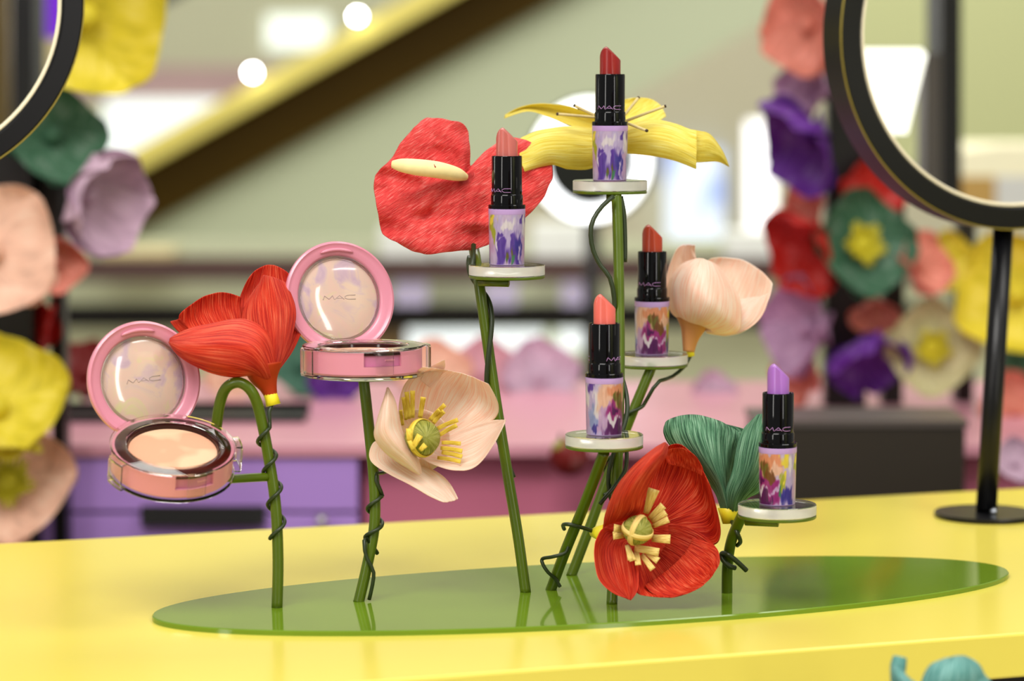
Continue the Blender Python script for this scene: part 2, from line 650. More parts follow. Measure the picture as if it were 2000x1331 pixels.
SA, zA = stem_pts((541, 1187), [(543, 1090, 0), (538, 985, 0), (524, 890, 0), (508, 810, -2), (492, 766, -6), (468, 748, -6),
                                (444, 756, -4), (430, 786, 0), (421, 846, 4)])
SB, zB = stem_pts((700, 1175), [(716, 1110, 0), (731, 1030, 0), (731, 950, 0), (722, 850, 0), (710, 741, 0)])
SCs, zC = stem_pts((1027, 1157), [(1012, 1050, 0), (992, 930, 2), (968, 780, 4), (948, 640, 4), (936, 555, 6), (929, 505, 20), (922, 470, 52)])
SD1, zD1 = stem_pts((1075, 1152), [(1105, 1075, -16), (1142, 985, -38), (1180, 884, -63)])
SD2, zD2 = stem_pts((1115, 1124), [(1152, 1030, 6), (1190, 925, 12), (1232, 815, 16), (1275, 712, 20)])
SE, zE = stem_pts((1195, 1180), [(1200, 1060, 14), (1206, 900, 28), (1210, 700, 44), (1208, 500, 56), (1204, 378, 62)])
SF, zF = stem_pts((1420, 1158), [(1421, 1105, -6), (1429, 1055, -18), (1450, 1006, -36)])
for S in (SA, SB, SCs, SD1, SD2, SE, SF):
    add_stem(S)
tube('cross_bar', [U(524, 932, zA), U(486, 934, zA - 0.010), U(438, 937, zA - 0.022)], SR * 0.8, M['stem'], stand, n=12, samples=8)

# lipstick supports: (px, py of disc top centre, distance)
LIPS = [('brick', 1191, 352, 1.674, 0.68, -0.10), ('dusty', 990, 517, 1.627, 0.65, -0.62), ('rust', 1273, 691, 1.722, 0.15, -0.33),
        ('coral', 1180, 848, 1.587, 0.03, 0.98), ('violet', 1518, 984, 1.583, 0.30, -0.08)]
DR, DT = 0.0224, 0.0062
disc_c = []
for (k, x, y, z, s0, lg) in LIPS:
    c = U(x, y, z)
    disc_c.append(c)
    v, f = lathe_geo(disc_prof(DR, -DT - 0.0018, -DT - 0.0002, 0.0003), 64, c)
    sp = flat_smooth(mesh_obj('support_disc', v, f, M['stem'], stand))
    v, f = lathe_geo(disc_prof(DR, -DT, -0.00005, 0.0004), 64, c)
    ad = mesh_obj('acrylic_disc', v, f, M['acrylic_clear'], sp)
    ad.data.materials.append(M['acrylic_side'])
    for p in ad.data.polygons:
        p.material_index = 1 if abs(p.normal.z) < 0.5 else 0
    flat_smooth(ad)
ub = -DT - 0.0018 - 0.0026
bar = lambda a, b: tube('bracket', [a, b], 0.0024, M['stem'], stand, n=10)
c = disc_c[1]
bar(c + Vector((-0.0165, 0.002, ub)), c + Vector((0.001, -0.004, ub)))
c = disc_c[4]
bar(c + Vector((-0.018, 0.001, ub)), c + Vector((0.000, -0.006, ub + 0.0003)))
c = disc_c[0]
bar(c + Vector((-0.002, 0.0, ub)), c + Vector((0.006, 0.0, ub)))

# ------------------------------------------------------------------ lipsticks
PAL = {'white': (232, 222, 226), 'lav': (196, 178, 218), 'purple': (96, 62, 160), 'indigo': (66, 54, 150), 'mag': (160, 44, 124),
       'plum': (92, 24, 92), 'orange': (232, 152, 112), 'peach': (240, 190, 164), 'brown': (120, 72, 34), 'olive': (110, 104, 44),
       'yel': (238, 214, 74), 'lime': (168, 172, 46), 'green': (70, 128, 92), 'blue': (150, 160, 206), 'lilac': (206, 168, 206)}
BLOBS = [  # s, h, rs, rh, colour
    (0.95, 0.5, 0.10, 0.9, 'lav'), (0.91, 0.30, 0.05, 0.25, 'blue'), (0.97, 0.62, 0.035, 0.35, 'white'), (0.905, 0.90, 0.035, 0.12, 'purple'),
    (0.93, 0.12, 0.04, 0.10, 'indigo'), (0.99, 0.18, 0.03, 0.22, 'lilac'),
    (0.06, 0.70, 0.09, 0.5, 'peach'), (0.13, 0.88, 0.09, 0.16, 'orange'), (0.05, 0.42, 0.06, 0.2, 'lilac'), (0.15, 0.45, 0.10, 0.22, 'mag'),
    (0.17, 0.68, 0.055, 0.20, 'olive'), (0.19, 0.80, 0.05, 0.06, 'brown'), (0.13, 0.10, 0.12, 0.22, 'plum'), (0.09, 0.30, 0.035, 0.10, 'white'),
    (0.11, 0.50, 0.03, 0.07, 'plum'), (0.18, 0.30, 0.04, 0.05, 'lilac'),
    (0.25, 0.86, 0.08, 0.2, 'orange'), (0.26, 0.66, 0.08, 0.12, 'peach'), (0.21, 0.58, 0.06, 0.14, 'brown'), (0.235, 0.42, 0.055, 0.10, 'mag'),
    (0.25, 0.16, 0.08, 0.2, 'mag'), (0.20, 0.12, 0.04, 0.18, 'plum'), (0.27, 0.28, 0.05, 0.05, 'lilac'),
    (0.36, 0.88, 0.06, 0.15, 'yel'), (0.43, 0.66, 0.07, 0.35, 'lav'), (0.41, 0.78, 0.03, 0.16, 'white'), (0.40, 0.16, 0.07, 0.24, 'indigo'),
    (0.335, 0.45, 0.045, 0.16, 'lime'), (0.325, 0.28, 0.03, 0.12, 'green'), (0.36, 0.55, 0.018, 0.12, 'yel'),
    (0.47, 0.40, 0.05, 0.30, 'lilac'), (0.505, 0.75, 0.035, 0.35, 'lime'), (0.515, 0.90, 0.03, 0.10, 'yel'),
    (0.58, 0.55, 0.06, 0.5, 'lav'), (0.60, 0.20, 0.07, 0.34, 'purple'), (0.73, 0.55, 0.12, 0.5, 'lav'), (0.74, 0.28, 0.09, 0.36, 'purple'),
    (0.77, 0.34, 0.05, 0.24, 'indigo'), (0.65, 0.82, 0.07, 0.13, 'white'), (0.655, 0.55, 0.014, 0.14, 'lav'), (0.70, 0.48, 0.035, 0.16, 'purple'), (0.60, 0.42, 0.03, 0.12, 'purple'), (0.785, 0.88, 0.035, 0.11, 'purple'),
    (0.835, 0.72, 0.04, 0.25, 'white'), (0.59, 0.60, 0.03, 0.07, 'purple'), (0.685, 0.16, 0.022, 0.22, 'olive'), (0.70, 0.07, 0.03, 0.09, 'green'),
    (0.56, 0.42, 0.02, 0.2, 'white'), (0.84, 0.30, 0.03, 0.25, 'lilac'), (0.79, 0.16, 0.012, 0.2, 'lav'),
]


def print_col(s, h):
    w1 = mnoise.noise(Vector((math.cos(s * 6.283) * 3.2, math.sin(s * 6.283) * 3.2, h * 3.2))) * 0.05
    w2 = mnoise.noise(Vector((math.cos(s * 6.283) * 3.2 + 7, math.sin(s * 6.283) * 3.2, h * 3.0 + 4))) * 0.16
    w1 += mnoise.noise(Vector((math.cos(s * 6.283) * 11, math.sin(s * 6.283) * 11, h * 9))) * 0.016
    w2 += mnoise.noise(Vector((math.cos(s * 6.283) * 11 + 3, math.sin(s * 6.283) * 11, h * 8))) * 0.06
    c = [206, 184, 214]
    for (bs, bh, rs, rh, k) in BLOBS:
        ds = (s + w1 - bs + 0.5) % 1.0 - 0.5
        dh = h + w2 - bh
        d = (ds / rs) ** 2 + (dh / rh) ** 2
        if d < 1.6:
            a = 1 - min(1, max(0, (d - 0.45) / 0.8))
            a = a * a * (3 - 2 * a)
            q = PAL[k]
            c = [c[i] * (1 - a) + q[i] * a for i in range(3)]
    st = mnoise.noise(Vector((s * 60, h * 6, 1.3))) * 14
    return [min(255, max(0, (x + st) * 0.86 - 6)) for x in c]


def make_sleeve():
    nu, nh = 240, 64
    v, f, cols = [], [], []
    for i in range(nh + 1):
        h = i / nh
        r = 0.01025 + 0.00055 * h
        for j in range(nu):
            s = j / nu
            a = 2 * math.pi * s
            v.append((r * math.sin(a), -r * math.cos(a), 0.0005 + 0.0292 * h))
            cols.append(rgb(*print_col(s, h)))
    for i in range(nh):
        for j in range(nu):
            f.append((i * nu + j, i * nu + (j + 1) % nu, (i + 1) * nu + (j + 1) % nu, (i + 1) * nu + j))
    me = bpy.data.meshes.new('sleeve')
    me.from_pydata(v, [], f)
    me.polygons.foreach_set('use_smooth', [True] * len(me.polygons))
    ca = me.color_attributes.new('print', 'FLOAT_COLOR', 'POINT')
    for i, c in enumerate(cols):
        ca.data[i].color = c
    me.materials.append(M['print'])
    return me


SLEEVE = make_sleeve()
LOGO = [[(0, 0), (0.28, 1), (0.95, 0.12), (1.55, 1), (1.78, 0)], [(1.85, 0), (2.65, 1), (3.35, 0)], [(2.25, 0.3), (3.1, 0.3)],
        [(5.2, 1), (3.95, 1), (3.5, 0.72), (3.5, 0.28), (3.95, 0), (5.2, 0)]]


def logo_geo(fn, h, w, rad):
    v, f = [], []
    for st in LOGO:
        P = []
        for a, b in zip(st[:-1], st[1:]):
            for k in range(5):
                P.append((a[0] + (b[0] - a[0]) * k / 5, a[1] + (b[1] - a[1]) * k / 5))
        P.append(st[-1])
        pts = [fn((x / 5.2 - 0.5) * w, (y - 0.5) * h) for x, y in P]
        a, b = tube_geo(pts, rad, 5)
        f += [tuple(i + len(v) for i in q) for q in b]
        v += a
    return v, f


LABL = {'brick': 'lipstick with brick red bullet on the highest acrylic disc of the stand',
        'dusty': 'lipstick with dusty rose bullet standing before the red heart-shaped flower',
        'rust': 'lipstick with rust orange bullet beside the closed peach flower',
        'coral': 'lipstick with coral pink bullet on the disc above the open red poppy',
        'violet': 'lipstick with violet bullet on the lowest disc beside the sea green flower'}


def lathe_l(name, prof, m, parent, n=48, caps=True):
    v, f = lathe_geo(prof, n, closed_ends=caps)
    return flat_smooth(mesh_obj(name, v, f, m, parent, local=True))


for (k, x, y, z, s0, lg), c in zip(LIPS, disc_c):
    t = thing('lipstick', LABL[k], 'lipstick', c, 'lipsticks on acrylic discs')
    sl = bpy.data.objects.new('sleeve', SLEEVE)
    COL.objects.link(sl)
    sl.parent = t
    sl.rotation_euler = (0, 0, -2 * math.pi * s0)
    lathe_l('base_cap', [(0.0098, 0.0), (0.01018, 0.0002), (0.01024, 0.0006)], M['lavender'], t)
    lathe_l('band', [(0.01078, 0.0297), (0.01088, 0.0300), (0.01088, 0.0328), (0.0104, 0.0331)], M['lavender'], t)
    lathe_l('collar', [(0.0105, 0.0329), (0.01095, 0.0332), (0.01095, 0.0350), (0.0106, 0.0354), (0.0096, 0.0355)], M['black_gloss'], t)
    tb = lathe_l('tube', [(0.0094, 0.0353), (0.0094, 0.0405), (0.0091, 0.0412), (0.00895, 0.0414), (0.00895, 0.0634), (0.0087, 0.0639),
                          (0.0080, 0.0639), (0.0076, 0.0636), (0.0074, 0.060)], M['black_gloss'], t)
    for off in (0, math.pi):
        def fn(u, w, off=off, lg=lg):
            a = lg + off + u / 0.00898
            return Vector((0.00900 * math.sin(a), -0.00900 * math.cos(a), 0.0438 + w))
        v, f = logo_geo(fn, 0.0021, 0.0158, 0.00013)
        mesh_obj('logo', v, f, M['logo_lilac'], tb, local=True)
    # slanted bullet
    v, f = [], []
    nr, na = 10, 40
    R0 = 0.00628

    def H(px_, py_):
        xx = px_ * 1000
        if xx >= -2.2:
            tt = (xx + 2.2) / 8.5
            h = 17.0 - 8.2 * tt ** 1.12
        else:
            tt = (-2.2 - xx) / 4.1
            h = 17.0 - 6.5 * (1 - math.sqrt(max(0, 1 - tt * tt))) - 0.3 * tt
        return (h - 0.035 * (py_ * 1000) ** 2) / 1000
    for i in range(nr + 1):
        r = R0 * (i / nr) ** 0.8
        for j in range(na):
            a = 2 * math.pi * j / na
            xx, yy = r * math.cos(a), r * math.sin(a)
            v.append((xx, yy, 0.0635 + H(xx, yy) - (0.0003 if i == nr else 0)))
    for i in range(nr):
        for j in range(na):
            f.append((i * na + j, (i + 1) * na + j, (i + 1) * na + (j + 1) % na, i * na + (j + 1) % na))
    b0 = len(v)
    for j in range(na):
        a = 2 * math.pi * j / na
        v.append((R0 * math.cos(a), R0 * math.sin(a), 0.0605))
    for j in range(na):
        f.append((nr * na + j, b0 + j, b0 + (j + 1) % na, nr * na + (j + 1) % na))
    bl = mesh_obj('bullet', v, f, M['bullet_' + k], t, local=True)
    flat_smooth(bl, 48)

# ------------------------------------------------------------------ compacts
CR, CH = 0.0340, 0.0135


def arc_wall(r0, r1, a0, a1, z0, z1, n=16):
    """Solid curved block round Z; angle 0 faces -Y and grows towards +X."""
    v, f = [], []
    for i in range(n + 1):
        a = a0 + (a1 - a0) * i / n
        s_, c_ = math.sin(a), -math.cos(a)
        v += [(r0 * s_, r0 * c_, z0), (r1 * s_, r1 * c_, z0), (r1 * s_, r1 * c_, z1), (r0 * s_, r0 * c_, z1)]
    for i in range(n):
        for q in range(4):
            f.append((i * 4 + q, i * 4 + (q + 1) % 4, i * 4 + 4 + (q + 1) % 4, i * 4 + 4 + q))
    f.append((3, 2, 1, 0))
    f.append((n * 4, n * 4 + 1, n * 4 + 2, n * 4 + 3))
    return v, f


def make_compact(label, loc, rot, lean, stand_parent, drop=0.005):
    t = thing('powder_compact', label, 'compact', loc, 'powder compacts on the stand', rot)
    # body wall with the clasp notch left open at the front
    na_ = 0.34
    v1, f1 = arc_wall(CR - 0.0025, CR, na_, 2 * math.pi - na_, 0.0010, CH, 72)
    v2, f2 = arc_wall(CR - 0.0025, CR, -na_, na_, 0.0010, 0.0055, 14)
    f = f1 + [tuple(i + len(v1) for i in q) for q in f2]
    v = v1 + v2
    v3, f3 = lathe_geo([(CR - 0.003, 0.0), (CR - 0.0006, 0.0), (CR, 0.0010), (CR - 0.003, 0.0012)], 72)
    f += [tuple(i + len(v) for i in q) for q in f3]
    v += v3
    flat_smooth(mesh_obj('body', v, f, M['compact_pink'], t, local=True))
    v, f = arc_wall(CR - 0.0030, CR - 0.0016, -na_, na_, 0.0056, 0.0118, 14)
    cl = flat_smooth(mesh_obj('clasp', v, f, M['compact_mauve'], t, local=True))
    v, f = arc_wall(CR - 0.0016, CR - 0.0010, 0.04, 0.22, 0.0088, 0.0096, 8)
    flat_smooth(mesh_obj('clasp_ridge', v, f, M['compact_pink'], cl, local=True))
    lathe_l('rim', [(CR - 0.0008, 0.0118), (CR - 0.0010, 0.0132), (CR - 0.0020, 0.0138), (0.0262, 0.0136), (0.0254, 0.0132), (0.0251, 0.0118),
                    (0.0250, 0.0112)], M['compact_dark'], t, 72, False)
    lathe_l('powder_pan', [(0.0250, 0.0108), (0.0248, 0.0114), (0.016, 0.0121), (0.008, 0.0124), (0.001, 0.0125)], M['powder'], t, 72)
    # lid, hinged at +Y
    d = Vector((0, math.sin(lean), math.cos(lean)))
    n_ = Vector((0, -math.cos(lean), math.sin(lean)))
    RL = Matrix((Vector((1, 0, 0)), d, n_)).transposed()
    hinge = Vector((0, CR - 0.0005, CH - 0.001))
    cen = hinge + d * (CR - drop)
    RLID = 0.0341
    prof = [(0.0252, -0.0050), (RLID - 0.0030, -0.0050), (RLID - 0.0006, -0.0032), (RLID, -0.0008), (RLID - 0.0004, 0.0006), (RLID - 0.0016, 0.0012),
            (RLID - 0.0024, 0.0006), (RLID - 0.0040, 0.0000), (0.0270, -0.0003), (0.0261, -0.0010), (0.0252, -0.0024), (0.0252, -0.0050)]
    v, f = lathe_geo(prof, 80, closed_ends=False)
    v = [cen + RL @ p for p in v]
    lid = flat_smooth(mesh_obj('lid', v, f, M['compact_pink'], t, local=True), 40)
    v, f = lathe_geo([(0.0253, -0.0048), (0.0253, -0.0034), (0.0232, -0.0026), (0.012, -0.0018), (0.0005, -0.0016)], 72)
    v = [cen + RL @ p for p in v]
    win = flat_smooth(mesh_obj('lid_window', v, f, M['window'], lid, local=True))
    v, f = lathe_geo(rim_prof(0.0239, 0.0255, -0.0030, -0.0012, 0.0004), 72, closed_ends=False)
    v = [cen + RL @ p for p in v]
    flat_smooth(mesh_obj('window_ring', v, f, M['acrylic_clear'], lid, local=True))
    v, f = logo_geo(lambda u, w: cen + RL @ Vector((u, w + 0.0005, -0.00155)), 0.0024, 0.0205, 0.00013)
    mesh_obj('logo', v, f, M['gray_print'], lid, local=True)
    # catch ridge at the lid's free edge
    v, f = [], []
    pts = []
    for i in range(11):
        a = -0.36 + 0.72 * i / 10
        pts.append(cen + RL @ Vector((0.0288 * math.sin(a), 0.0288 * math.cos(a), 0.0006)))
    v, f = tube_geo(pts, [0.0004, 0.0009] + [0.0011] * 7 + [0.0009, 0.0004], 8)
    mesh_obj('catch', v, f, M['compact_pink'], lid, local=True)
    pts = [hinge + Vector((x_, 0.0008, -0.002)) for x_ in (-0.009, 0.0, 0.009)]
    v, f = tube_geo(pts, 0.0022, 10)
    mesh_obj('hinge', v, f, M['compact_pink'], t, local=True)

    # clear cradle belongs to the stand
    Mx = rot.to_4x4()
    Mx.translation = Vector(loc)
    hv, hf = lathe_geo(disc_prof(CR + 0.0012, -0.0024, -0.0002, 0.0004), 72)
    parts = [('cradle_tray', hv, hf)]
    lv, lf = lathe_geo(rim_prof(0.0262, CR + 0.0014, CH + 0.0008, CH + 0.0020, 0.0004), 72, closed_ends=False)
    parts.append(('cradle_ring', lv, lf))
    root = None
    for (nm, vv, ff) in parts:
        o = mesh_obj(nm, [Mx @ Vector(p) for p in vv], ff, M['cradle'], stand_parent)
        flat_smooth(o)
        root = root or o
    for a in (0.0, math.radians(78), math.radians(-78)):
        w = 0.15 if a == 0 else 0.17
        r0, r1 = (CR + 0.0012, CR + 0.0026) if a == 0 else (CR + 0.0014, CR + 0.0042)
        cv_, cf_ = [], []
        if a == 0:
            segs = [(r0, r0 + 0.0009, 0.0010, CH + 0.0018)]
        else:
            segs = [(r1, r1 + 0.0009, 0.0002, CH + 0.0006), (CR + 0.0013, r1 + 0.0007, CH + 0.0008, CH + 0.0017), (CR + 0.0010, r1 + 0.0007, -0.0010, -0.0001)]
        for (ra, rb, za, zb_) in segs:
            q1, q2 = arc_wall(ra, rb, a - w, a + w, za, zb_, 8)
            cf_ += [tuple(i + len(cv_) for i in g) for g in q2]
            cv_ += q1
        o = mesh_obj('cradle_clip', [Mx @ Vector(p) for p in cv_], cf_, M['cradle'], root, smooth=False)
        b = o.modifiers.new('bevel', 'BEVEL')
        b.width = 0.0003
        b.segments = 2
    return t


rot2 = Matrix.Rotation(math.radians(23), 3, 'Z')
make_compact('open pink powder compact level on its stem above the peach poppy', U(710, 725, zB), rot2, math.radians(13), stand, 0.006)
v, f = lathe_geo(disc_prof(0.021, -0.0042, -0.0026, 0.0004), 48, U(710, 725, zB))
flat_smooth(mesh_obj('support_disc', v, f, M['stem'], stand))
rot1 = Matrix.Rotation(math.radians(7), 3, 'Y') @ Matrix.Rotation(math.radians(21), 3, 'X') @ Matrix.Rotation(math.radians(31), 3, 'Z')
top1 = U(338, 874, 1.548)
make_compact('open pink powder compact tilted to show peach powder, at the stand\'s end', top1 - rot1 @ Vector((0, 0, CH)), rot1, math.radians(31), stand, 0.0105)


# ------------------------------------------------------------------ paper flowers on the stand
def pod(parent, x, y, z, rp, axis=None):
    c = U(x, y, z)
    r = rp * z / F_PX
    v, f = sphere_geo((0, 0, 0), r, 1, 1, 1.05)
    Rm = Vector((0, 0, 1)).rotation_difference(axis).to_matrix() if axis else Matrix.Identity(3)
    uv = []
    for i in range(15):
        for j in range(24):
            uv.append((abs(2 * j / 24 - 1), i / 14))
    o = mesh_obj('seed_pod', [c + Rm @ p for p in v], f, M['pod'], parent, uvs=uv)
    return o, c, r


def ring_band(parent, c, r, n1, w, m):
    n1 = n1.normalized()
    a = n1.orthogonal().normalized()
    b = n1.cross(a)
    v, f = [], []
    n = 32
    for i in range(n):
        t_ = 2 * math.pi * i / n
        d = math.cos(t_) * a + math.sin(t_) * b
        v += [c + d * r * 1.04 - n1 * w / 2, c + d * r * 1.09, c + d * r * 1.04 + n1 * w / 2]
    for i in range(n):
        j = (i + 1) % n
        f += [(i * 3, j * 3, j * 3 + 1, i * 3 + 1), (i * 3 + 1, j * 3 + 1, j * 3 + 2, i * 3 + 2)]
    return mesh_obj('paper_band', v, f, m, parent, uvs=[(0.1 * (i % 3), i / 96) for i in range(n * 3)], solid=0.0004)


def cup_(parent, x, y, z, rp, m):
    """Small bowl where the petals join behind the pod."""
    c = U(x, y, z)
    R = rp * z / F_PX
    v, f, uv = [], [], []
    for i in range(7):
        t_ = i / 6
        for j in range(28):
            a = 2 * math.pi * j / 28
            v.append(c + Vector((R * t_ * math.cos(a), -R * 0.5 * t_ * t_, R * t_ * math.sin(a))))
            uv.append((abs(2 * j / 28 - 1) * 1.6, t_ * .5))
    for i in range(6):
        for j in range(28):
            f.append((i * 28 + j, i * 28 + (j + 1) % 28, i * 28 + 28 + (j + 1) % 28, i * 28 + 28 + j))
    return mesh_obj('petal_base', v, f, m, parent, uvs=uv, solid=0.0006)


def wire(parent, pts, r=0.00115, samples=None):
    return tube('wire', pts, r, M['wire'], parent, n=8, samples=samples)


I = (0, 0, 1)
# --- red poppy seen from the side, by the left compact
Z = 1.585
fl = thing('paper_poppy', 'red crepe poppy seen from the side between the two pink compacts', 'flower', U(530, 790, Z))
RC = M['red_crepe']
petal('petal', fl, I, Z, [(520, 735), (450, 700), (390, 680), (352, 650), (350, 615)], [(525, 730), (500, 690), (478, 650), (470, 610), (472, 580)],
      [(522, 735), (480, 690), (440, 650), (415, 610), (412, 574)], dL=(0, 18, 16), dM=(0, 32, 34), dR=(0, 34, 40), m=RC, seed=1)
petal('petal', fl, I, Z, [(380, 690), (362, 662), (345, 645), (332, 628)], [(385, 680), (378, 655), (368, 640), (352, 622)],
      dL=(10, 8, 4), dM=(10, 12, 8), dR=(12, 12, 8), m=RC, seed=2, nu=7, nv=9)
petal('petal', fl, I, Z, [(525, 735), (490, 690), (468, 640), (466, 590), (484, 545)], [(535, 735), (570, 690), (592, 640), (592, 590), (576, 545)],
      [(530, 735), (528, 680), (525, 620), (525, 560), (527, 517)], dL=(0, 38, 48), dM=(0, 52, 66), dR=(0, 40, 52), m=RC, seed=3)
petal('petal', fl, I, Z, [(528, 735), (500, 690), (472, 645), (478, 595), (516, 542)], [(536, 735), (556, 700), (574, 650), (578, 600), (560, 552)],
      [(532, 740), (535, 680), (530, 625), (525, 580), (522, 538)], dL=(0, 18, 34), dM=(-2, 10, 30), dR=(0, 22, 44), m=RC, seed=4)
petal('petal', fl, I, Z, [(538, 735), (538, 690), (520, 645), (476, 622), (418, 630), (366, 643), (332, 662)],
      [(505, 745), (492, 735), (450, 739), (404, 727), (366, 708), (342, 690), (331, 672)],
      [(524, 742), (510, 715), (482, 690), (432, 682), (386, 680), (352, 676), (329, 668)],
      dL=(0, 6, -2), dM=(-6, -22, -8), dR=(0, -8, -2), m=RC, seed=5, nv=26)
tube('flower_neck', [U(512, 712, Z), U(516, 735, Z), U(524, 757, Z), U(530, 776, Z)], [0.0118, 0.0088, 0.0052, 0.0036], M['neck_red'], fl, n=18, samples=12)
tube('stem_tape', [U(527, 768, Z), U(531, 780, Z), U(534, 792, Z)], [0.0040, 0.0040, 0.0043], M['tape'], fl, n=14)
wire(fl, [U(534, 788, Z), U(526, 803, zA - 0.003)] + spiral(list(reversed(SA[:5])), 0.10, 0.66, 3.4, SR + 0.0013, 0.3), samples=110)

# --- open peach poppy under the second compact
Z = 1.585
T2 = (530, 440, 2.376)
fl = thing('paper_poppy', 'open peach crepe poppy with yellow stamens below the level compact', 'flower', U(810, 860, Z + 0.02))
PC = M['peach_crepe']
petal('petal', fl, T2, Z, [(690, 985), (605, 930), (588, 840), (610, 750), (660, 690), (700, 660)],
      [(740, 1000), (860, 985), (960, 950), (1040, 900), (1055, 830), (1010, 735)],
      [(715, 985), (740, 910), (770, 830), (800, 760), (830, 715), (860, 683)],
      dL=(24, 22, -4), dM=(24, 44, 26), dR=(24, 34, 14), m=PC, seed=6, nu=19, nv=22)
petal('petal', fl, T2, Z, [(690, 720), (700, 700), (715, 670), (750, 650), (806, 624)], [(740, 760), (770, 730), (790, 700), (803, 672), (806, 640)],
      dL=(26, 22, 10), dM=(30, 26, 14), dR=(30, 30, 16), m=PC, seed=7, nu=7, nv=9)
petal('petal', fl, T2, Z, [(690, 1040), (760, 1020), (860, 960), (960, 922), (1040, 905), (1086, 903)],
      [(655, 1062), (740, 1108), (850, 1140), (950, 1122), (1030, 1020), (1086, 910)],
      [(670, 1055), (760, 1065), (860, 1050), (960, 1010), (1040, 955), (1088, 906)],
      dL=(20, 28, 12), dM=(18, 22, 8), dR=(16, 0, 2), m=PC, seed=8, nv=24)
petal('petal', fl, T2, Z, [(690, 1162), (620, 1125), (530, 1062), (478, 985), (492, 900), (520, 810), (537, 755)],
      [(695, 1155), (690, 1110), (655, 1040), (612, 960), (592, 880), (572, 805), (541, 753)],
      [(692, 1160), (640, 1085), (580, 1020), (535, 950), (535, 880), (540, 810), (539, 753)],
      dL=(2, -4, 0), dM=(2, -12, -2), dR=(6, 2, 0), m=PC, seed=9, nv=24)
petal('petal', fl, T2, Z, [(600, 1060), (520, 1010), (470, 1010), (455, 1090), (540, 1155), (640, 1205), (740, 1262), (800, 1288)],
      [(660, 1080), (690, 1110), (720, 1125), (760, 1140), (800, 1165), (830, 1200), (850, 1235), (868, 1270)],
      [(630, 1070), (600, 1070), (590, 1080), (610, 1110), (670, 1150), (735, 1195), (795, 1240), (836, 1284)],
      dL=(18, 6, -2), dM=(18, 10, 2), dR=(18, 16, 6), m=PC, seed=10, nv=24, ruf=0.6)
cup_(fl, 818, 858, Z + 0.026, 62, PC)
p, c, r = pod(fl, 825, 856, Z - 0.0, 35, Vector((0.25, -1, 0.15)))
ring_band(fl, c, r, Vector((0.9, -0.7, 0.2)), 0.004, M['stamen'])
for (x0, y0, x1, y1, w) in [(640, 900, 628, 775, 20), (655, 895, 655, 770, 22), (690, 895, 705, 800, 24), (735, 905, 805, 835, 20),
                            (750, 920, 800, 865, 22), (770, 945, 865, 905, 20), (780, 975, 860, 930, 20), (790, 1010, 878, 1015, 18),
                            (785, 1035, 885, 1050, 20), (790, 1055, 885, 1075, 20), (770, 1080, 878, 1098, 18), (625, 905, 612, 800, 16),
                            (740, 905, 780, 860, 22), (610, 930, 600, 860, 14)]:
    cv = lambda x, y: (530 + x / 2.376, 440 + y / 2.376)
    a, b = cv(x0, y0), cv(x1, y1)
    strip('stamen', fl, [(a[0], a[1], Z + 0.012), ((a[0] + b[0]) / 2, (a[1] + b[1]) / 2 - 1, Z + 0.010), (b[0], b[1], Z + 0.004)], w / 2.376 * .8, w / 2.376,
          M['stamen'])
for (x0, y0, x1, y1, w) in [(640, 1000, 640, 945, 30), (655, 1035, 690, 975, 30), (690, 1045, 715, 1020, 26), (660, 1045, 640, 1000, 20)]:
    a, b = cv(x0, y0), cv(x1, y1)
    strip('stamen', fl, [(a[0], a[1], Z - 0.0125), ((a[0] + b[0]) / 2, (a[1] + b[1]) / 2, Z - 0.0135), (b[0], b[1], Z - 0.0125)], w / 2.376 * .7, w / 2.376, M['stamen'])
wire(fl, [U(800, 880, Z + 0.03), U(760, 920, Z + 0.03), U(733, 928, zB - 0.004)] + spiral(list(reversed(SB)), 0.44, 0.72, 1.9, SR + 0.0013, 0.2)
     + [U(713, 1050, zB - 0.004), U(714, 1085, zB - 0.005), U(729, 1115, zB - 0.004), U(728, 1140, zB - 0.003), U(721, 1172, zB - 0.001)], samples=90)


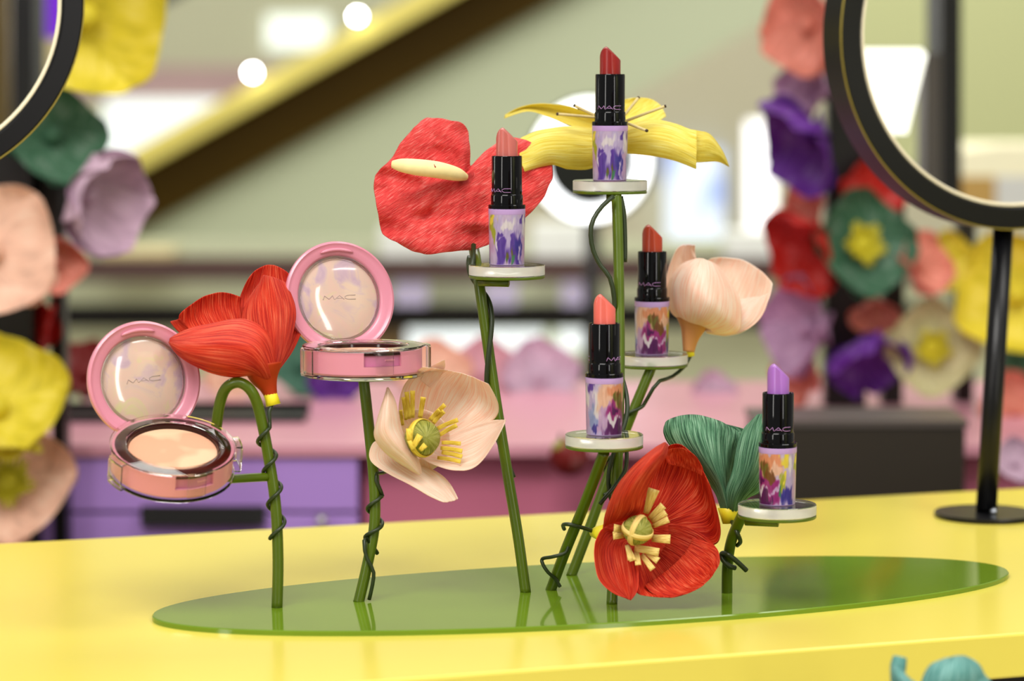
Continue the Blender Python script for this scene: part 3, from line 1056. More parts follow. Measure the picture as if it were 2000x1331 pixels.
# --- red anthurium
def spathe(parent, T, Z, centre, outline, dep, m, rings=16, solid=0.0006):
    ox, oy, s = T
    C = (ox + centre[0] / s, oy + centre[1] / s)
    O = [(ox + x / s, oy + y / s) for x, y in outline]
    k = len(O)
    P = []
    for i in range(k):
        for q_ in range(4):
            t_ = q_ / 4
            p0, p1, p2, p3 = O[i - 1], O[i], O[(i + 1) % k], O[(i + 2) % k]
            P.append(tuple(0.5 * (2 * b_ + (c_ - a_) * t_ + (2 * a_ - 5 * b_ + 4 * c_ - d_) * t_ * t_ + (3 * b_ - a_ - 3 * c_ + d_) * t_ ** 3)
                           for a_, b_, c_, d_ in zip(p0, p1, p2, p3)))
    n = len(P)
    v, f, uv = [U(C[0], C[1], Z + dep(C[0], C[1], 0) / 1000)], [], [(0.5, 0.5)]
    for i in range(1, rings + 1):
        t_ = i / rings
        for j, (x, y) in enumerate(P):
            px_, py_ = C[0] + (x - C[0]) * t_, C[1] + (y - C[1]) * t_
            hf = mnoise.noise(Vector((px_ * .09, py_ * .09, 3)))
            if i == rings:
                px_ += hf * 3
                py_ += mnoise.noise(Vector((px_ * .1, py_ * .1, 8))) * 3
            wr = mnoise.noise(Vector((px_ * .016, py_ * .024, 1.5))) * 7 + abs(mnoise.noise(Vector((px_ * .012, py_ * .030, 6.5)))) * 13
            an_ = math.atan2(py_ - C[1], px_ - C[0])
            dist = math.hypot(px_ - C[0], py_ - C[1])
            for (ra, wd, hh) in ((2.75, 9, 5), (2.35, 12, 6), (1.95, 12, 5), (1.45, 10, 5), (0.75, 9, 4), (-2.55, 11, 4), (-1.95, 9, 4), (0.1, 8, 3), (3.05, 7, 4)):
                ra_ = ra + 0.25 * math.sin(dist * 0.018 + ra * 3)
                da = (an_ - ra_ + math.pi) % (2 * math.pi) - math.pi
                wr -= hh * math.exp(-(da * dist / wd) ** 2) * min(1, dist / 40) * (1 - 0.6 * t_)
            v.append(U(px_, py_, Z + (dep(px_, py_, t_) + wr * min(1, t_ * 2) + hf * 0.8) / 1000))
            # creases run along the diagonal
            uv.append(((px_ * 0.55 + py_ * 0.83) / 260.0, (px_ * 0.83 - py_ * 0.55) / 260.0))
    for j in range(n):
        f.append((0, 1 + j, 1 + (j + 1) % n))
    for i in range(rings - 1):
        for j in range(n):
            a_ = 1 + i * n
            f.append((a_ + j, a_ + n + j, a_ + n + (j + 1) % n, a_ + (j + 1) % n))
    return mesh_obj('spathe', v, f, m, parent, uvs=uv, solid=solid, subsurf=1)


T3 = (700, 180, 2.667)
Z = 1.655
fl = thing('paper_anthurium', 'coral red heart-shaped anthurium with cream spadix behind the dusty rose lipstick', 'flower', U(925, 470, Z))
dep_a = lambda x, y, t_: 0.10 * (x - 905) * (1 if x > 905 else 0.30) - 0.13 * (y - 345) + 6 * t_ * t_
spathe(fl, T3, Z, (550, 440), [(380, 133), (470, 143), (560, 175), (576, 250), (580, 330), (586, 385), (630, 340), (700, 280), (790, 235), (900, 260),
                               (985, 340), (1015, 400), (1008, 460), (960, 560), (885, 640), (800, 720), (690, 790), (600, 822), (480, 832), (370, 846),
                               (280, 828), (190, 780), (122, 735), (95, 600), (78, 480), (100, 415), (165, 355), (215, 270), (290, 185), (335, 140)],
       dep_a, M['red_crepe_b'])
tube('spadix', [U(909, 346, Z - 0.003), U(890, 340, Z - 0.010), U(855, 332, Z - 0.017), U(815, 327, Z - 0.020), U(784, 323, Z - 0.020), U(766, 321, Z - 0.019)],
     [0.0022, 0.0042, 0.0050, 0.0049, 0.0040, 0.0022], M['spadix'], fl, n=16, samples=24)
tube('spadix_mark', [U(847, 322, Z - 0.0220), U(850, 327, Z - 0.0222), U(849, 333, Z - 0.0222)], [0.0006, 0.0007, 0.0003], mat('red_mark', rgb(150, 30, 24)), fl, n=8)
wire(fl, [U(925, 478, zC + 0.016), U(922, 540, zC + 0.004)] + spiral(list(reversed(SCs)), 0.16, 0.72, 1.45, SR + 0.0016, 2.6, n=40), r=0.0015, samples=90)

# --- yellow lily
Z = 1.705
fl = thing('paper_lily', 'yellow crepe lily with straw stamens behind the topmost lipstick', 'flower', U(1192, 262, Z + 0.01))
YC = M['yellow_crepe']
petal('petal', fl, I, Z, [(1195, 245), (1150, 222), (1110, 208), (1060, 202), (1020, 208), (986, 224)], [(1192, 265), (1150, 255), (1110, 244), (1070, 228), (1030, 217), (984, 231)],
      dL=(0, 26, 40), dM=(6, 34, 38), dR=(6, 20, 36), m=YC, seed=20, nv=22)
petal('petal', fl, I, Z, [(1195, 262), (1150, 250), (1100, 246), (1050, 255), (1015, 270), (1012, 278)], [(1195, 300), (1158, 330), (1110, 331), (1080, 322), (1050, 328), (1024, 337)],
      [(1195, 280), (1152, 288), (1108, 286), (1064, 288), (1036, 300), (1016, 308)],
      dL=(6, -8, -22), dM=(0, -24, -34), dR=(10, -16, -36), m=YC, seed=21, nv=22)
petal('petal', fl, I, Z, [(1190, 240), (1196, 222), (1204, 206), (1218, 194)], [(1200, 262), (1250, 250), (1285, 238), (1302, 228)],
      [(1195, 250), (1225, 228), (1250, 210), (1272, 194)], dL=(6, 24, 34), dM=(6, 34, 44), dR=(6, 22, 36), m=YC, seed=22)
petal('petal', fl, I, Z, [(1195, 252), (1235, 240), (1275, 232), (1315, 240), (1345, 252), (1361, 257)], [(1195, 300), (1226, 300), (1262, 304), (1300, 310), (1334, 320), (1360, 331)],
      [(1195, 275), (1232, 270), (1270, 266), (1308, 272), (1340, 285), (1361, 296)], dL=(4, -2, -8), dM=(0, -16, -18), dR=(8, -10, -16), m=YC, seed=23, nv=22)
petal('petal', fl, I, Z, [(1350, 253), (1368, 256), (1388, 263), (1408, 292), (1422, 322)], [(1345, 312), (1362, 318), (1384, 317), (1404, 317), (1423, 326)],
      [(1348, 282), (1365, 286), (1386, 288), (1408, 302), (1423, 325)], dL=(-4, 4, 14), dM=(-8, -2, 12), dR=(-6, 4, 14), m=YC, seed=24)
petal('petal', fl, I, Z, [(1180, 262), (1172, 245), (1165, 232), (1160, 222)], [(1205, 262), (1212, 245), (1216, 232), (1222, 218)],
      dL=(6, 30, 52), dM=(10, 38, 62), dR=(6, 30, 52), m=YC, seed=25, nu=9, nv=10)
for i, (x0, y0, x1, y1, d1) in enumerate([(1195, 232, 1090, 223, -12), (1192, 240, 1123, 207, -6), (1194, 238, 1132, 212, -4), (1200, 250, 1246, 192, 10), (1202, 244, 1298, 208, -10),
                                          (1202, 232, 1262, 255, -26)]):
    st = tube('stamen', [U(x0, y0, Z - 0.006), U((x0 + x1) / 2, (y0 + y1) / 2, Z - 0.010 + d1 / 2000), U(x1, y1, Z - 0.008 + d1 / 1000)], 0.0009, M['filament'], fl, n=8, samples=8)
    a, b = U(x1, y1, Z - 0.008 + d1 / 1000), U((x0 + x1) / 2, (y0 + y1) / 2, Z - 0.010 + d1 / 2000)
    tube('stamen_tip', [a, a + (a - b).normalized() * 0.0010], 0.00095, M['dark_tip'], st, n=8)
tube('flower_neck', [U(1193, 268, Z + 0.004), U(1193, 300, Z + 0.006), U(1194, 335, Z + 0.006), U(1200, 372, Z + 0.002), U(1204, 392, Z - 0.012)],
     [0.0075, 0.0042, 0.0026, 0.0018, 0.0012], M['stem'], fl, n=12, samples=14)
wire(fl, [U(1198, 384, zE + 0.054), U(1172, 408, zE + 0.050), U(1155, 440, zE + 0.046), U(1156, 480, zE + 0.046), U(1170, 515, zE + 0.046), U(1192, 545, zE + 0.045)]
     + spiral(list(reversed(SE)), 0.30, 0.86, 1.9, SR + 0.0018, 2.2, n=40), r=0.0014, samples=110)
wire(fl, [U(1212, 384, zE + 0.062), U(1218, 420, zE + 0.062), U(1220, 470, zE + 0.061), U(1220, 512, zE + 0.060)], r=0.0016, samples=12)

# --- closed peach poppy at the right
Z = 1.735
T4 = (1080, 420, 2.773)
fl = thing('paper_poppy', 'closed peach crepe poppy on a tapered neck beside the rust lipstick', 'flower', U(1345, 690, Z))
petal('petal', fl, T4, Z, [(740, 590), (650, 480), (616, 380), (630, 270), (668, 190)], [(770, 590), (790, 480), (780, 370), (772, 260), (765, 165)],
      [(755, 590), (700, 460), (690, 350), (690, 250), (705, 160)], dL=(0, 10, 18), dM=(0, 24, 30), dR=(0, 20, 24), m=PC, seed=30)
petal('petal', fl, T4, Z, [(760, 230), (750, 205), (742, 185), (745, 168)], [(775, 240), (772, 210), (770, 185), (768, 160)], dL=(18, 18, 14), dM=(18, 20, 16), dR=(20, 20, 16),
      m=PC, seed=31, nu=5, nv=6)
petal('petal', fl, T4, Z, [(800, 610), (840, 480), (830, 360), (820, 280), (850, 236)], [(840, 630), (1000, 640), (1120, 570), (1172, 450), (1188, 366)],
      [(820, 620), (920, 560), (970, 440), (1010, 330), (1040, 250)], dL=(0, 34, 40), dM=(0, 40, 50), dR=(0, 8, 20), m=PC, seed=32, nu=17)
petal('petal', fl, T4, Z, [(820, 625), (900, 560), (960, 490), (1010, 458), (1070, 448)], [(830, 640), (950, 655), (1060, 618), (1130, 540), (1170, 420)],
      [(825, 632), (925, 615), (1020, 560), (1075, 500), (1125, 440)], dL=(-2, 12, 22), dM=(-4, 6, 18), dR=(0, 8, 20), m=PC, seed=33)
petal('petal', fl, T4, Z, [(710, 575), (640, 530), (612, 430), (632, 340), (690, 270), (750, 243)], [(815, 595), (900, 650), (1000, 640), (1024, 560), (1000, 430), (900, 280)],
      [(760, 590), (775, 560), (800, 480), (815, 400), (825, 310), (825, 240)], dL=(0, 4, 6), dM=(-6, -34, -4), dR=(0, -4, 10), m=PC, seed=34, nu=19, nv=22)
tube('flower_neck', [U(1080 + 765 / 2.773, 420 + 575 / 2.773, Z), U(1080 + 755 / 2.773, 420 + 620 / 2.773, Z), U(1080 + 742 / 2.773, 420 + 680 / 2.773, Z), U(1080 + 735 / 2.773, 420 + 742 / 2.773, Z)],
     [0.0115, 0.0076, 0.0050, 0.0036], M['neck_peach'], fl, n=18, samples=12)
tube('stem_tape', [U(1347, 680, Z), U(1350, 697, Z)], [0.0026, 0.0023], M['tape'], fl, n=12)
wire(fl, [U(1349, 694, Z), U(1335, 718, Z - 0.002), U(1310, 738, Z - 0.004), U(1284, 748, zD2 + 0.012)] + spiral(list(reversed(SD2)), 0.18, 0.60, 2.2, SR + 0.0015, 0.0), r=0.0012, samples=90)

# --- open red poppy at the front
Z = 1.575
T5 = (1020, 780, 2.958)
fl = thing('paper_poppy', 'open red crepe poppy with olive pod leaning over the green plate', 'flower', U(1195, 1040, Z + 0.03))
petal('petal', fl, T5, Z, [(690, 700), (680, 560), (705, 440), (745, 360), (820, 292)], [(760, 760), (960, 800), (1100, 850), (1150, 760), (1090, 510)],
      [(740, 720), (850, 580), (930, 450), (950, 370), (950, 283)], dL=(30, 36, 20), dM=(30, 44, 22), dR=(30, 34, 4), m=RC, seed=40, nu=19, nv=22)
petal('petal', fl, T5, Z, [(840, 380), (830, 345), (835, 310), (850, 292)], [(1045, 450), (1045, 410), (1030, 370), (1000, 330)], [(940, 400), (940, 370), (935, 330), (925, 282)],
      dL=(16, 14, 10), dM=(18, 14, 6), dR=(14, 12, 6), m=RC, seed=41, nu=11, nv=7)
petal('petal', fl, T5, Z, [(720, 760), (850, 720), (980, 750), (1080, 810), (1130, 870)], [(670, 850), (640, 950), (640, 1040), (650, 1110), (680, 1132)],
      [(700, 820), (800, 900), (900, 990), (960, 1060), (990, 1108)], dL=(30, 32, 10), dM=(30, 30, 4), dR=(28, 12, -6), m=RC, seed=42, nu=19, nv=22)
petal('petal', fl, T5, Z, [(980, 800), (1080, 830), (1130, 870), (1142, 940)], [(700, 1080), (760, 1130), (850, 1150), (930, 1130)],
      [(900, 930), (980, 1010), (1030, 1050), (1062, 1062)], dL=(18, 10, 2), dM=(18, 10, 0), dR=(10, 2, -4), m=RC, seed=43, nu=15, nv=12)
petal('petal', fl, T5, Z, [(600, 800), (480, 740), (425, 810), (412, 900), (440, 1040), (520, 1120), (600, 1150)],
      [(640, 830), (625, 850), (640, 900), (668, 970), (672, 1060), (662, 1120), (630, 1162)],
      [(620, 815), (560, 810), (530, 860), (530, 930), (555, 1030), (590, 1110), (615, 1160)], dL=(24, -2, -8), dM=(26, 14, -4), dR=(24, 2, -8), m=RC, seed=44, nv=26)
petal('petal', fl, T5, Z, [(470, 745), (470, 680), (510, 570), (570, 470), (660, 370), (760, 285), (822, 250)],
      [(640, 700), (690, 640), (705, 570), (745, 480), (795, 390), (835, 320), (840, 262)],
      [(530, 715), (575, 650), (600, 570), (650, 470), (725, 375), (800, 300), (832, 250)], dL=(16, -4, 2), dM=(12, -26, -4), dR=(14, -10, 2), m=RC, seed=45, nv=26)
cup_(fl, 1240, 1034, Z + 0.034, 64, RC)
p, c, r = pod(fl, 1245, 1036, Z - 0.004, 29, Vector((0.15, -1, 0.1)))
ring_band(fl, c, r, Vector((0.25, -0.35, 1.0)), 0.0034, M['stamen_pale'])
ring_band(fl, c, r, Vector((1.0, -0.45, -0.35)), 0.0034, M['stamen_pale'])
for (x0, y0, x1, y1, w0, w1) in [(715, 660, 760, 520, 30, 70), (735, 690, 815, 615, 26, 45), (750, 710, 830, 655, 22, 36), (755, 735, 845, 695, 22, 38), (750, 805, 855, 810, 40, 52),
                                 (585, 750, 530, 745, 34, 44), (585, 785, 525, 790, 36, 44), (610, 850, 640, 935, 20, 40), (650, 860, 790, 885, 40, 44), (660, 880, 670, 960, 28, 34),
                                 (690, 900, 755, 985, 26, 36), (720, 890, 785, 935, 26, 40), (605, 845, 625, 930, 22, 30)]:
    cv5 = lambda x, y: (1020 + x / 2.958, 780 + y / 2.958)
    a, b = cv5(x0, y0), cv5(x1, y1)
    strip('stamen', fl, [(a[0], a[1], Z + 0.004), ((a[0] + b[0]) / 2, (a[1] + b[1]) / 2, Z - 0.002), (b[0], b[1], Z - 0.004)], w0 / 2.958, w1 / 2.958, M['stamen_pale'])
tube('stem_tape', [U(1180, 1042, Z + 0.030), U(1168, 1041, Z + 0.040), U(1158, 1042, Z + 0.045)], [0.005, 0.004, 0.0024], M['tape'], fl, n=12)
wire(fl, [U(1165, 1041, Z + 0.043), U(1140, 1032, zD1 - 0.030), U(1112, 1025, zD1 - 0.032), U(1100, 1026, zD1 - 0.026), U(1102, 1034, zD1 - 0.020)], r=0.0012, samples=20)
wire(fl, [U(1108, 1070, zD1 - 0.018), U(1111, 1060, zD1 - 0.020), U(1105, 1080, zD1 - 0.021), U(1080, 1088, zD1 - 0.019), U(1060, 1092, zD1 - 0.012), U(1060, 1102, zD1 - 0.012),
          U(1070, 1118, zD1 - 0.012), U(1085, 1132, zD1 - 0.009), U(1094, 1147, zD1 - 0.008)], r=0.0011, samples=40)
wire(fl, [U(1224, 880, zE + 0.020), U(1222, 915, zE + 0.018), U(1205, 945, zE + 0.016), U(1180, 975, zE + 0.010), U(1172, 985, zE + 0.010)], r=0.0012, samples=20)

# --- sea green flower by the violet lipstick
Z = 1.615
fl = thing('paper_poppy', 'sea green crepe flower with folded petals between red poppy and violet lipstick', 'flower', U(1422, 1022, Z))
GC = M['green_crepe']
petal('petal', fl, T5, Z, [(1150, 650), (1100, 520), (960, 380), (850, 270), (815, 190), (826, 132)], [(1222, 650), (1192, 540), (1215, 420), (1238, 310), (1262, 230), (1262, 195)],
      [(1190, 655), (1150, 500), (1085, 350), (1045, 230), (1030, 140), (1020, 92)], dL=(0, 8, 14), dM=(-4, -12, 10), dR=(0, 8, 18), m=GC, seed=50, nu=19, nv=24)
petal('petal', fl, T5, Z, [(1180, 560), (1100, 430), (950, 330), (860, 220), (822, 150)], [(1215, 560), (1250, 430), (1300, 300), (1310, 200), (1270, 170)],
      [(1200, 560), (1180, 430), (1110, 300), (1060, 200), (1020, 120)], dL=(6, 24, 30), dM=(10, 40, 54), dR=(6, 30, 40), m=GC, seed=51)
petal('petal', fl, T5, Z, [(1195, 650), (1172, 545), (1210, 430), (1235, 300), (1262, 200), (1320, 130)], [(1240, 655), (1300, 575), (1380, 540), (1440, 440), (1465, 280), (1450, 150)],
      [(1220, 655), (1245, 560), (1310, 430), (1345, 300), (1370, 180), (1392, 82)], dL=(-3, -8, 10), dM=(-4, -12, 8), dR=(0, 12, 22), m=GC, seed=52, nu=17, nv=24)
tube('stem_tape', [U(1422, 992, Z), U(1423, 1008, Z), U(1424, 1023, Z)], [0.0062, 0.0048, 0.0038], M['tape'], fl, n=14)
wire(fl, [U(1430, 1020, Z - 0.004), U(1440, 1042, zF - 0.030), U(1446, 1058, zF - 0.022), U(1440, 1066, zF - 0.014)], r=0.0013, samples=16)
wire(fl, [U(1458, 1115, zF - 0.014), U(1440, 1098, zF - 0.017), U(1422, 1084, zF - 0.018), U(1410, 1082, zF - 0.012), U(1412, 1094, zF - 0.013), U(1424, 1106, zF - 0.014),
          U(1436, 1110, zF - 0.012)], r=0.0015, samples=40)

# --- teal flower below the counter's front edge
Z = 1.375
fl = thing('paper_poppy', 'teal crepe flower peeping up below the front edge of the yellow counter', 'flower', U(1835, 1420, Z))
TC = M['teal_crepe']
petal('petal', fl, I, Z, [(1815, 1420), (1795, 1370), (1800, 1330), (1815, 1300), (1845, 1288)], [(1850, 1420), (1900, 1380), (1925, 1340), (1915, 1300), (1884, 1282)],
      [(1832, 1420), (1845, 1370), (1860, 1330), (1866, 1300), (1866, 1282)], dL=(0, -6, 4), dM=(0, -20, 0), dR=(0, 0, 8), m=TC, seed=60)
petal('petal', fl, I, Z, [(1835, 1420), (1880, 1380), (1890, 1340), (1882, 1305), (1880, 1283)], [(1850, 1420), (1925, 1390), (1945, 1355), (1930, 1325), (1900, 1296)],
      dL=(2, -2, 6), dM=(4, -8, 8), dR=(4, 8, 14), m=TC, seed=61)
petal('petal', fl, I, Z, [(1810, 1420), (1760, 1380), (1742, 1340), (1738, 1315), (1742, 1300)], [(1830, 1420), (1825, 1380), (1815, 1350), (1790, 1335), (1772, 1330)],
      [(1820, 1420), (1795, 1380), (1785, 1350), (1768, 1325), (1758, 1305)], dL=(0, -4, 0), dM=(0, -16, -4), dR=(0, -4, 0), m=TC, seed=62)
tube('rolled_petal', [U(1752, 1335, Z), U(1754, 1305, Z + 0.002), U(1758, 1284, Z + 0.003)], [0.0030, 0.0040, 0.0035], TC, fl, n=12, samples=10)
wire(fl, [U(1832, 1415, Z), U(1836, 1500, Z + 0.01), U(1840, 1640, Z + 0.02)], r=0.002)

# ------------------------------------------------------------------ ring mirrors on the counter
M['mirror'] = mat('mirror_glass', (0.9, 0.92, 0.9, 1), rough=0.0, metal=1.0)
M['ring_light_off'] = mat('cream_diffuser', rgb(232, 222, 196), rough=0.5)
M['gold_edge'] = mat('brass_edge', rgb(150, 134, 60), rough=0.3, metal=0.6)


def lathe_axis(name, prof, c, ax, m, parent, n=96, closed=False):
    q_ = Vector((0, 0, 1)).rotation_difference(ax)
    v, f = lathe_geo(prof, n, closed_ends=closed)
    return flat_smooth(mesh_obj(name, [c + q_ @ p for p in v], f, m, parent), 35)


MN = Vector((math.sin(TYAW), -math.cos(TYAW), 0))        # mirrors face along the counter's depth


def ring_mirror(label, c, R, base_xy, dep=0.030, group='round mirrors on the yellow counter'):
    t = thing('round_mirror', label, 'mirror', Vector((base_xy.x, base_xy.y, TABLE_Z)), group)
    bw = R * 0.118
    lathe_axis('housing', rim_prof(R - bw, R, -dep, 0.0, 0.0015), c, MN, M['black_satin'], t)
    lathe_axis('housing_edge', rim_prof(R - 0.0007, R + 0.0003, -0.0011, 0.0003, 0.0002), c, MN, M['gold_edge'], t)
    lathe_axis('light_ring', rim_prof(R - bw - 0.0024, R - bw, -dep * .6, -0.0012, 0.0006), c, MN, M['ring_light_off'], t)
    lathe_axis('mirror_glass', disc_prof(R - bw - 0.0023, -dep * .6, -0.0026, 0.0004), c, MN, M['mirror'], t, closed=True)
    pb_ = Vector((base_xy.x, base_xy.y, TABLE_Z + 0.004))
    pt_ = c - MN * dep * 0.5 - Vector((0, 0, R - 0.004))
    tube('pole', [pb_, pb_.lerp(pt_, 0.5), pt_], 0.0074, M['black_satin'], t, n=20)
    lathe_axis('foot', disc_prof(0.036, 0.0, 0.0035, 0.0006), Vector((base_xy.x, base_xy.y, TABLE_Z + 0.0001)), Vector((0, 0, 1)), M['black_satin'], t, 48, closed=True)
    v, f = sphere_geo(pb_ + MN * 0.0105 + Vector((0, 0, 0.001)), 0.0026, nu=12, nv=8)
    mesh_obj('screw', v, f, mat('chrome', rgb(170, 175, 185), rough=0.15, metal=1.0), t)
    return c


mb = on_plane(1926, 1010, TABLE_Z)
zmb = (mb - CAM).dot(FWD)
mc_r = ring_mirror('round mirror in thick black hoop on black pole at the counter\'s far end', U(1987, 68, zmb + 0.01), 383 * zmb / F_PX, mb)
mlb = on_plane(-205, 1120, TABLE_Z)
zml = (mlb - CAM).dot(FWD)
mc_l = ring_mirror('round mirror in thick black hoop above the lilac flower, partly outside the picture', U(-207, -4, zml + 0.01), 376 * zml / F_PX, mlb)


def mirrored(c):
    return lambda p: p - 2 * (p - c).dot(MN) * MN


# things of the shop floor that stand opposite the mirrors
MR = mirrored(mc_r - MN * 0.0026)
ML = mirrored(mc_l - MN * 0.0026)
m_green_wall = mat('pale_green_wall', rgb(196, 200, 150), rough=0.8)
m_white_glow = mat('white_screen', (1, 1, 1, 1), emit=1.2, ecol=(1, 1, 0.97, 1))
m_tan = mat('tan_board', rgb(200, 160, 90), rough=0.6)
struct(prism('wall_right', rect(1300, -1500, 2900, 1500), 6.0, 0.1, m_green_wall, xf=MR))
tag(prism('shop_post', rect(1838, -500, 1878, 1300), 3.3, 0.12, M['black_dull'], xf=MR), 'black square post reflected in the right-hand round mirror', 'post')
tag(prism('light_box', [(1640, 94), (1800, 94), (1811, 108), (1772, 262), (1640, 262)], 2.5, 0.01, m_white_glow, xf=MR),
    'glowing white light box reflected in the right-hand round mirror', 'light box')
tag(prism('shelf_upright', rect(1806, 105, 1838, 700), 3.0, 0.06, mat('grey_post', rgb(90, 84, 82)), xf=MR), 'grey upright beside the black post in the mirror reflection', 'upright')
tag(prism('display_table', [(1860, 300), (1950, 285), (2300, 285), (2300, 345), (1880, 345)], 4.4, 0.4, mat('cream_table', rgb(240, 232, 200), emit=0.25), xf=MR),  # faint glow added so the table looks lit
    'cream table reflected in the lower part of the right-hand mirror', 'table')
tag(prism('storage_box', rect(1945, 345, 2300, 480), 4.4, 0.3, mat('white_box', rgb(225, 225, 225)), xf=MR), 'white box under the cream table in the mirror reflection', 'box')
tag(prism('wood_panel', rect(1870, 345, 1944, 520), 4.4, 0.3, m_tan, xf=MR), 'tan panel under the cream table in the mirror reflection', 'panel')
tag(prism('shop_cabinet', rect(-700, -600, 18, 700), 4.4, 0.5, mat('brown_cabinet', rgb(96, 78, 34), rough=.5), xf=ML), 'brown cabinet reflected in the left-hand round mirror', 'cabinet')
tag(prism('shop_post', rect(22, -600, 68, 700), 4.0, 0.1, M['black_dull'], xf=ML), 'black post reflected in the left-hand round mirror', 'post')
tag(prism('cream_panel', rect(70, -600, 108, 700), 4.3, 0.1, mat('cream_panel', rgb(206, 190, 140)), xf=ML), 'cream panel strip reflected in the left-hand round mirror', 'panel')
tag(prism('purple_banner', rect(90, -600, 160, 75), 3.9, 0.03, mat('purple_banner', rgb(110, 30, 200), emit=0.3), xf=ML), 'purple banner reflected in the left-hand round mirror', 'banner')  # banner is no lamp; its brightness is an added glow


# ------------------------------------------------------------------ generic blurred paper flowers
def paper_set(name, c):
    d = tuple(x * 0.82 for x in c[:3]) + (1,)
    return crepe('bg_' + name, c, d, uscale=16, bump=0.2, transl=0.25)


BGM = {k: paper_set(k, c) for k, c in {
    'yellow': rgb(236, 218, 60), 'green': rgb(66, 110, 82), 'lilac': rgb(218, 186, 208), 'peach': rgb(252, 206, 180), 'red': rgb(196, 30, 18),
    'purple': rgb(104, 40, 150), 'salmon': rgb(238, 150, 130), 'teal': rgb(78, 128, 104), 'cream': rgb(206, 200, 150), 'pink': rgb(232, 176, 190),
    'darkred': rgb(128, 18, 14), 'mauve': rgb(190, 150, 185)}.items()}
M['bg_centre'] = mat('flower_centre', rgb(188, 176, 30), rough=0.7, mottled=0.3, mscale=60)


def big_flower(label, px, py, z, rp, col, face=(0, -1, 0.1), n=5, cup=0.9, centre=False, spin=0.0, group=None, sq=1.0, kind='paper_flower'):
    c = U(px, py, z)
    R = rp * z / F_PX
    ax = Vector(face).normalized()
    t = thing(kind, label, 'flower', c, group)
    a0 = ax.orthogonal().normalized()
    b0 = ax.cross(a0)
    random.seed(int(px * 7 + py))
    for k in range(n):
        th = spin + 2 * math.pi * k / n + random.uniform(-.12, .12)
        rd = math.cos(th) * a0 + math.sin(th) * b0
        sd = ax.cross(rd)
        kc = cup * random.uniform(0.85, 1.15)
        nu, nv = 9, 9
        v, f, uv = [], [], []
        lift = 0.05 * (k % 2)
        for i in range(nv):
            tt = i / (nv - 1)
            rho = R * math.sin(tt * kc) / max(math.sin(min(kc, 1.57)), .3)
            hgt = R * (1 - math.cos(tt * kc)) * 0.9 - R * 0.25
            wid = R * 0.95 * (math.sin(math.pi * min(1, 0.08 + tt * 0.72)) ** 0.8) * (1.0 if n <= 5 else .8) * sq
            for j in range(nu):
                u = 2 * j / (nu - 1) - 1
                nz = mnoise.noise(Vector((u * 2 + k * 3, tt * 2, px * .1)))
                p = c + rd * (rho - R * 0.10 * u * u * tt) + sd * wid * u + ax * (hgt + R * (0.16 * u * u * tt + lift + 0.10 * nz * tt))
                v.append(p)
                uv.append((j / (nu - 1), tt))
        for i in range(nv - 1):
            for j in range(nu - 1):
                f.append((i * nu + j, i * nu + j + 1, (i + 1) * nu + j + 1, (i + 1) * nu + j))
        mesh_obj('petal', v, f, BGM[col], t, uvs=uv, solid=0.0008, subsurf=1)
    if centre:
        v, f = [], []
        for q_ in range(26):
            an = 2 * math.pi * q_ / 26
            d = math.cos(an) * a0 + math.sin(an) * b0
            tip = c + d * R * (0.40 + 0.08 * math.sin(q_ * 5)) + ax * R * 0.16
            a_, b_ = tube_geo([c + d * R * 0.08 - ax * R * .1, c + d * R * .25 + ax * R * 0.02, tip], R * 0.035, 5)
            f += [tuple(i + len(v) for i in g) for g in b_]
            v += a_
        o = mesh_obj('stamen_fringe', v, f, M['bg_centre'], t)
        o['kind'] = 'stuff'
    v, f = sphere_geo(c + ax * (R * 0.02 - R * 0.1), R * 0.20, nu=14, nv=10)
    mesh_obj('seed_pod', v, f, M['bg_centre'] if centre else BGM[col], t)
    return t


# ------------------------------------------------------------------ pink counter behind
ZP = 2.60
PINK_Z = z_at(868, ZP)
pk = thing('makeup_counter', 'pink topped makeup counter behind the yellow one, with purple and mauve fronts', 'counter', Vector((0, ZP, 0)))
m_pink = mat('pink_laminate', rgb(212, 148, 164), rough=0.3, mottled=0.03)
m_purple = mat('purple_laminate', rgb(176, 136, 212), rough=0.45)
m_mauve = mat('mauve_laminate', rgb(196, 108, 136), rough=0.45)
y0 = U(1000, 868, ZP).y
xl, xs, xr = U(40, 880, ZP).x, U(702, 880, ZP).x, U(2300, 880, ZP).x
depth = 0.56
box('counter_top', Vector(((xl + xr) / 2, y0 + depth / 2, PINK_Z - 0.006)), xr - xl, depth, 0.012, m_pink, pk, bevel=0.001)
box('mauve_front', Vector(((xs + xr) / 2, y0 + depth / 2 + 0.01, (PINK_Z - 0.0122) / 2)), xr - xs - 0.004, depth - 0.04, PINK_Z - 0.0124, m_mauve, pk)
hts = [(PINK_Z - 0.0135, 0.052), (PINK_Z - 0.0665, 0.12), (PINK_Z - 0.1875, 0.70)]
for zt, hh in hts:
    dr = box('drawer_front', Vector(((xl + xs) / 2, y0 + 0.02, zt - hh / 2)), xs - xl - 0.004, 0.03, hh - 0.0025, m_purple, pk, bevel=0.001)
box('purple_carcass', Vector(((xl + xs) / 2, y0 + depth / 2 + 0.02, (PINK_Z - 0.02) / 2)), xs - xl - 0.01, depth - 0.06, PINK_Z - 0.03, m_purple, pk)
prism('slot_handle', rect(275, 990, 517, 1027), ZP + 0.005 - 0.004, 0.006, M['black_dull'], pk)
v, f = sphere_geo(U(628, 1018, ZP - 0.004), 0.006, nu=12, nv=8)
mesh_obj('lock_knob', v, f, mat('steel', rgb(190, 185, 190), rough=.3, metal=.7), pk)

